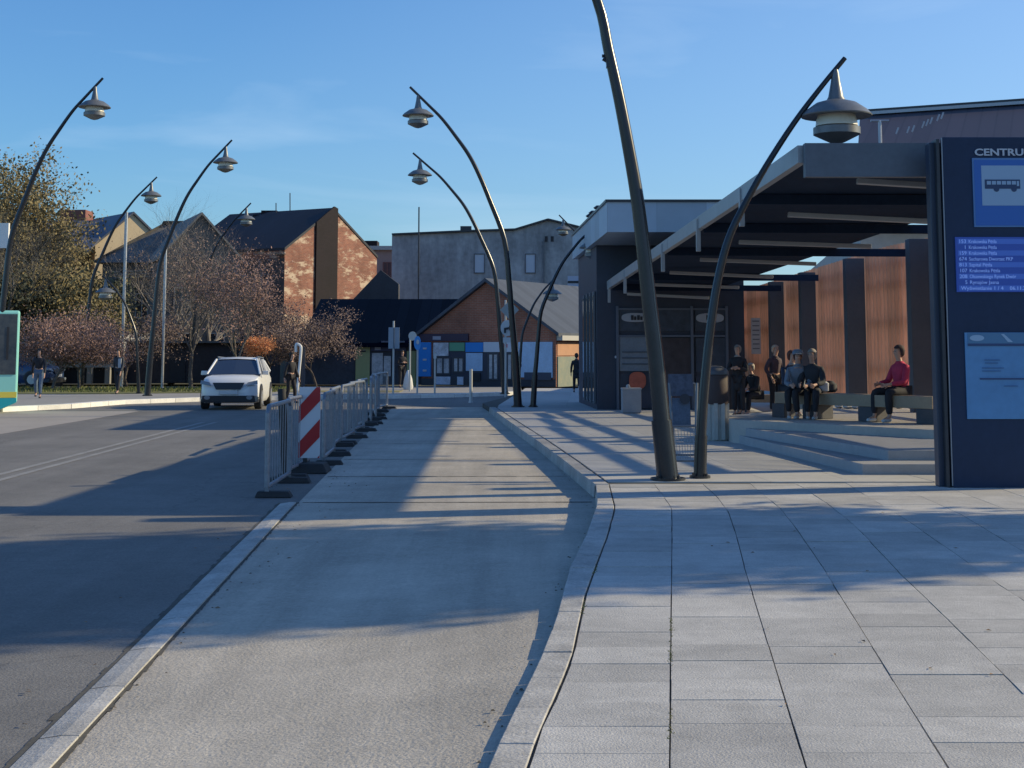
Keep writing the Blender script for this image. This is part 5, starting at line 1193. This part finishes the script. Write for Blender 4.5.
    # jacket
    g = G(); pe = g.add(J['pel']+Vector((0,0,.0)),(.155,.115)); sp = g.add(J['sp'],(.15,.12),pe); c = g.add(J['ch'],(.15,.12),sp); g.add(J['nk']+Vector((0,.006,.012)),.066,g.add(J['nk']-Vector((0,-.005,.05)),.098,c))
    for n in 'lr': a = g.add(J['sh'+n],.068,c); e = g.add(J['el'+n],.056,a); g.add(J['wr'+n],.045,e)
    if coat and pose != 'sit': g.add(J['pel']-Vector((0,0,coat)),(.175,.13),pe)
    put(skin_mesh(g.v,g.e,g.r,0), 'jacket', TM)
    g = G(); pe = g.add(J['pel'],(.13,.11))
    for n in 'lr': hq = g.add(J['hp'+n],.098,pe); kq = g.add(J['kn'+n],.073,hq); an = g.add(J['an'+n]+Vector((0,0,.03)),.058,kq)
    put(skin_mesh(g.v,g.e,g.r,0), 'trousers', LMt)
    SH_ = mat('shoe_%02d' % int(shoes[0]*99), shoes, .6)
    for n in 'lr':
        g = G(); a = g.add(J['an'+n]+Vector((0,.03,-.045)),.042); m1 = g.add(J['an'+n]+Vector((0,-.07,-.05)),(.045,.038),a); g.add(J['an'+n]+Vector((0,-.16,-.057)),(.04,.028),m1); put(skin_mesh(g.v,g.e,g.r,0), 'shoe', SH_)
    # hair
    b = MB(); q = J['ht']+Vector((0,.018,.022)); nr, ns = 8, 16; base = 0
    for r_ in range(nr+1):
        ph = math.pi*r_/nr
        for k in range(ns):
            th = 2*math.pi*k/ns; x_, y_, z_ = math.sin(ph)*math.cos(th), math.sin(ph)*math.sin(th), math.cos(ph)
            zz = z_*.098
            if y_ < -.25 and z_ < .35: zz = max(zz, .028); x_ *= .92; y_ *= .90      # hairline above the face
            b.v.append((q.x+x_*.088*(1+.05*math.sin(5*th)), q.y+y_*.103, q.z+zz+(-.03 if (y_ > .2 and z_ < 0) else 0)))
    for r_ in range(nr):
        for k in range(ns): a = r_*ns+k; c = r_*ns+(k+1) % ns; b.f.append((a,c,c+ns,a+ns))
    if hat in ('long',): b.lathe([(.04,-.16),(.075,-.13),(.085,-.05),(.07,.0)], (q.x,q.y+.03,q.z), 14)
    b.build('hair', mat('hair_%02d' % int(hairc[0]*99), hairc, .8, nscale=30, namt=.25), t, smooth=True, M=MW[t.name])
    if hat == 'cap':
        b = MB(); q = J['ht']+Vector((0,.012,.035)); b.lathe([(.10,.0),(.104,.03),(.092,.07),(.06,.092),(.01,.1)], q, 16); b.hexa([(q.x-.07,q.y-.17,q.z),(q.x+.07,q.y-.17,q.z),(q.x+.08,q.y-.07,q.z),(q.x-.08,q.y-.07,q.z)],[(q.x-.07,q.y-.17,q.z+.012),(q.x+.07,q.y-.17,q.z+.012),(q.x+.08,q.y-.07,q.z+.02),(q.x-.08,q.y-.07,q.z+.02)])
        b.build('cap', TM, t, M=MW[t.name], smooth=True)
    if hood or hat == 'scarf':
        g = G(); a = g.add(J['nk']+Vector((0,0,.01)),.095); g.add(J['nk']+Vector((0,-.02,-.05)),.10,a); put(skin_mesh(g.v,g.e,g.r,0), 'scarf' if hat == 'scarf' else 'hood', mat('scarf_grey', (.30,.30,.31), .9) if hat == 'scarf' else TM)
    # eyes
    for s in (-1,1):
        b = MB(); q = J['ht']+Vector((s*.03,-.083,-.0)); b.lathe([(.003,-.005),(.008,0),(.003,.005)], q, 8); b.build('eye', BLACK, t, M=MW[t.name])
    return t, J
BLK = (.022,.022,.028); NAV = (.03,.04,.07)
def on(px, py, Z): q = P(px, py, Z); return (q.x, q.y, Z)
person('man walking in black jacket and blue jeans beside the teal bus', on(38,398,-.045), R(10), .98, BLK, (.12,.17,.24), (.04,.03,.025), stride=.35, group='people walking')
pp_, J = person('man in dark jacket with grey backpack strap walking by the trees', on(118,394,-.045), R(-12), .98, (.035,.04,.05), BLK, (.04,.03,.025), stride=.3, group='people walking')
b = MB(); b.box(.05,.17,-.17,-.13,1.0,1.35); b.build('backpack_strap', mat('strap_grey', (.35,.38,.42), .7), pp_, M=MW[pp_.name])
person('person in long dark coat walking near the kiosk corner', (XQ(576.5,57),57,0), R(180), .86, BLK, BLK, (.03,.025,.02), coat=.35, stride=.25, group='people walking')
b = MB(); p = P(583,398,0); b.lathe([(.12,0),(.2,.06),(.2,.35),(.08,.5),(.04,.55)], (XQ(584,52),52,0), 10); tag(b.build('bag', mat('bag_pale', (.42,.43,.46), .7, nscale=7, namt=.2), smooth=True), 'pale full bag on the ground beside the kiosk corner', 'bag')
person('person in black at the black post, seen against the dark shop', (XQ(291,50),50,-.155), R(60), .97, BLK, BLK, (.03,.025,.02), stride=.15, group='people walking')
person('dark clothed person standing at the shop entrance beside the white sack', (XQ(402,66),66,-.045), R(30), .95, BLK, BLK, (.03,.025,.02), arms='fold', group='people walking')
person('woman standing in black coat with grey scarf behind the brown bin', (XQ(738,36.6),36.6,0), R(-25), 1.0, BLK, BLK, (.24,.21,.19), coat=.35, hat='scarf', arms='fold')
person('seated person in black with pale hair low behind the standing woman', (XQ(757,37.0),37.1,0), R(-55), 1.0, BLK, BLK, (.45,.40,.34), pose='sit', lean=.12)
person('standing person in dark plum jacket with shining bald head', (XQ(774,37.3),37.3,0), R(35), 1.0, (.07,.05,.065), BLK, (.5,.38,.3), arms='pocket', group='people at the stop')
person('seated person in dark jacket with white collar left of the grey hoodie', (XQ(786,27.9),27.9,.4), R(28), .93, NAV, BLK, (.12,.05,.04), pose='sit', hat='scarf', shoes=(.4,.4,.4), lean=.10)
person('seated man in grey-blue hoodie and cap on the bench', (XQ(797,26.7),26.7,.4), R(-8), .93, (.17,.21,.27), BLK, (.10,.04,.03), pose='sit', hat='cap', hood=True, shoes=(.5,.5,.5), lean=.14)
person('seated woman in black jacket with grey hair right of the hoodie man', (XQ(813,26.5),26.5,.4), R(-28), .95, (.03,.035,.045), BLK, (.28,.24,.21), pose='sit', shoes=(.4,.4,.4), lean=.03)
b = MB(); p = Vector((XQ(823,26.4),26.4,.86)); b.lathe([(.05,0),(.09,.03),(.09,.16),(.03,.2)], p, 10); tag(b.build('bag', mat('bag_white', (.55,.55,.57), .7), smooth=True), 'small white bag on the bench right of the seated group', 'bag')
b = MB(); p = Vector((XQ(826,26.4),26.5,.86)); b.lathe([(.09,0),(.13,.04),(.12,.14),(.05,.20)], p+Vector((.08,0,0)), 10); tag(b.build('bag', mat('bag_black', (.03,.03,.035), .7), smooth=True), 'black bag lying on the bench behind the small white bag', 'bag')
person('seated woman in bright pink-red jacket alone on the bench near the totem', (XQ(901,25.3),25.3,.4), R(-68), 1.0, (.50,.035,.09), BLK, (.05,.03,.03), pose='sit', shoes=(.6,.6,.6))

# ------------------------------------------------------------------ small things on the ground
b = MB()
for i in range(95):
    if rnd.random() < .55: y = rnd.uniform(4.8,17.5); x = rnd.uniform(interp(Kn,y)+.05, 9 if y > 9 else 3.5); z = .006
    else: y = rnd.uniform(4.8,24); x = rnd.choice([XL(y)-.25-abs(rnd.gauss(0,.3)), XL(y)+abs(rnd.gauss(0,.3))]); z = -.145
    a = rnd.uniform(0,6.28); s_ = rnd.uniform(.012,.026); ca, sa = math.cos(a)*s_, math.sin(a)*s_
    b.quad((x-ca,y-sa,z),(x+sa*.5,y-ca*.5,z+rnd.uniform(.001,.008)),(x+ca,y+sa,z+.002),(x-sa*.5,y+ca*.5,z+rnd.uniform(.001,.01)))
tag(b.build('fallen_leaves', mat('dry_leaf', (.22,.13,.06), .8, nscale=5, namt=.4, island=.4), fix=False), 'small dry brown leaves scattered on paving and lane', 'leaves', kind='stuff')
b = MB()
for (x0, y0, n) in ((Xc(1,8.1),8.1,60),(Xc(1,8.9),8.9,40),(Xc(1,6.6),6.6,25),(Xc(0,9.6),9.6,40),(Xc(0,11.2),11.2,30)):
    for k in range(n):
        y = y0+rnd.gauss(0,.16); j = 1 if x0 > .4 and n in (60,40,25) and abs(x0-Xc(1,y0)) < .01 else 0
        x = Xc(j,y)+rnd.gauss(0,.006); h = rnd.uniform(.002,.009); w = rnd.uniform(.003,.007)
        b.quad((x-w,y,.0),(x+w,y,.0),(x+rnd.uniform(-.01,.01),y+rnd.uniform(-.01,.01),h))
tag(b.build('joint_moss', mat('joint_moss', (.20,.19,.07), .9, nscale=9, namt=.4), fix=False), 'yellowish moss and weeds growing in the long paving joint', 'moss', kind='stuff')
# cast iron drain at the lane edge

# ------------------------------------------------------------------ light
w = bpy.data.worlds.new('World'); S.world = w; w.use_nodes = True; nt = w.node_tree; N = nt.nodes; L = nt.links
sky = N.new('ShaderNodeTexSky'); sky.sky_type = 'NISHITA'; sky.sun_disc = False
EL = R(25); AZ = R(90-13)      # azimuth measured clockwise from +Y
sky.sun_elevation = EL; sky.sun_rotation = AZ; sky.air_density = 1.2; sky.dust_density = .3; sky.ozone_density = 2.2
bg = N['Background']; bg.inputs[1].default_value = .15
# thin high cloud
tc = N.new('ShaderNodeTexCoord'); mp = N.new('ShaderNodeMapping'); mp.inputs['Scale'].default_value = (1.6, 1.6, 9); L.new(tc.outputs['Generated'], mp.inputs[0])
no = N.new('ShaderNodeTexNoise'); no.inputs['Scale'].default_value = 2.1; no.inputs['Detail'].default_value = 7; no.inputs['Distortion'].default_value = .5; L.new(mp.outputs[0], no.inputs['Vector'])
mr = N.new('ShaderNodeMapRange'); mr.inputs[1].default_value = .55; mr.inputs[2].default_value = .85; mr.inputs[4].default_value = .30; L.new(no.outputs[0], mr.inputs[0])
mx = N.new('ShaderNodeMix'); mx.data_type = 'RGBA'; L.new(mr.outputs[0], mx.inputs[0]); L.new(sky.outputs[0], mx.inputs[6]); mx.inputs[7].default_value = (13,9.5,7.5,1)
ti = N.new('ShaderNodeMix'); ti.data_type = 'RGBA'; ti.blend_type = 'MULTIPLY'; ti.inputs[0].default_value = 1
L.new(mx.outputs[2], ti.inputs[6]); ti.inputs[7].default_value = (.41,.69,1.04,1); 
# pale haze veil: stronger low down and towards the sun's side of the sky
sx = N.new('ShaderNodeSeparateXYZ'); L.new(tc.outputs['Generated'], sx.inputs[0])
m1 = N.new('ShaderNodeMath'); m1.operation = 'MULTIPLY_ADD'; L.new(sx.outputs[0], m1.inputs[0]); m1.inputs[1].default_value = .55; m1.inputs[2].default_value = .22
m2 = N.new('ShaderNodeMath'); m2.operation = 'MULTIPLY_ADD'; L.new(sx.outputs[2], m2.inputs[0]); m2.inputs[1].default_value = -.55; L.new(m1.outputs[0], m2.inputs[2])
m3 = N.new('ShaderNodeClamp'); L.new(m2.outputs[0], m3.inputs[0]); m3.inputs[2].default_value = .36
ve = N.new('ShaderNodeMix'); ve.data_type = 'RGBA'; L.new(m3.outputs[0], ve.inputs[0]); L.new(ti.outputs[2], ve.inputs[6]); ve.inputs[7].default_value = (3.3,4.2,5.6,1)
L.new(ve.outputs[2], bg.inputs[0])
ld = bpy.data.lights.new('sun', 'SUN'); lo = bpy.data.objects.new('sun', ld); COL.objects.link(lo)
ld.energy = 5.0; ld.angle = R(.5); ld.color = (1, .84, .53)
sd = Vector((math.sin(AZ)*math.cos(EL), math.cos(AZ)*math.cos(EL), math.sin(EL)))
lo.rotation_euler = sd.to_track_quat('Z', 'Y').to_euler(); lo.location = (20, 0, 30)
S.view_settings.view_transform = 'Standard'; S.view_settings.look = 'None'; S.view_settings.exposure = .0; S.view_settings.gamma = 1
S.cycles.max_bounces = 6
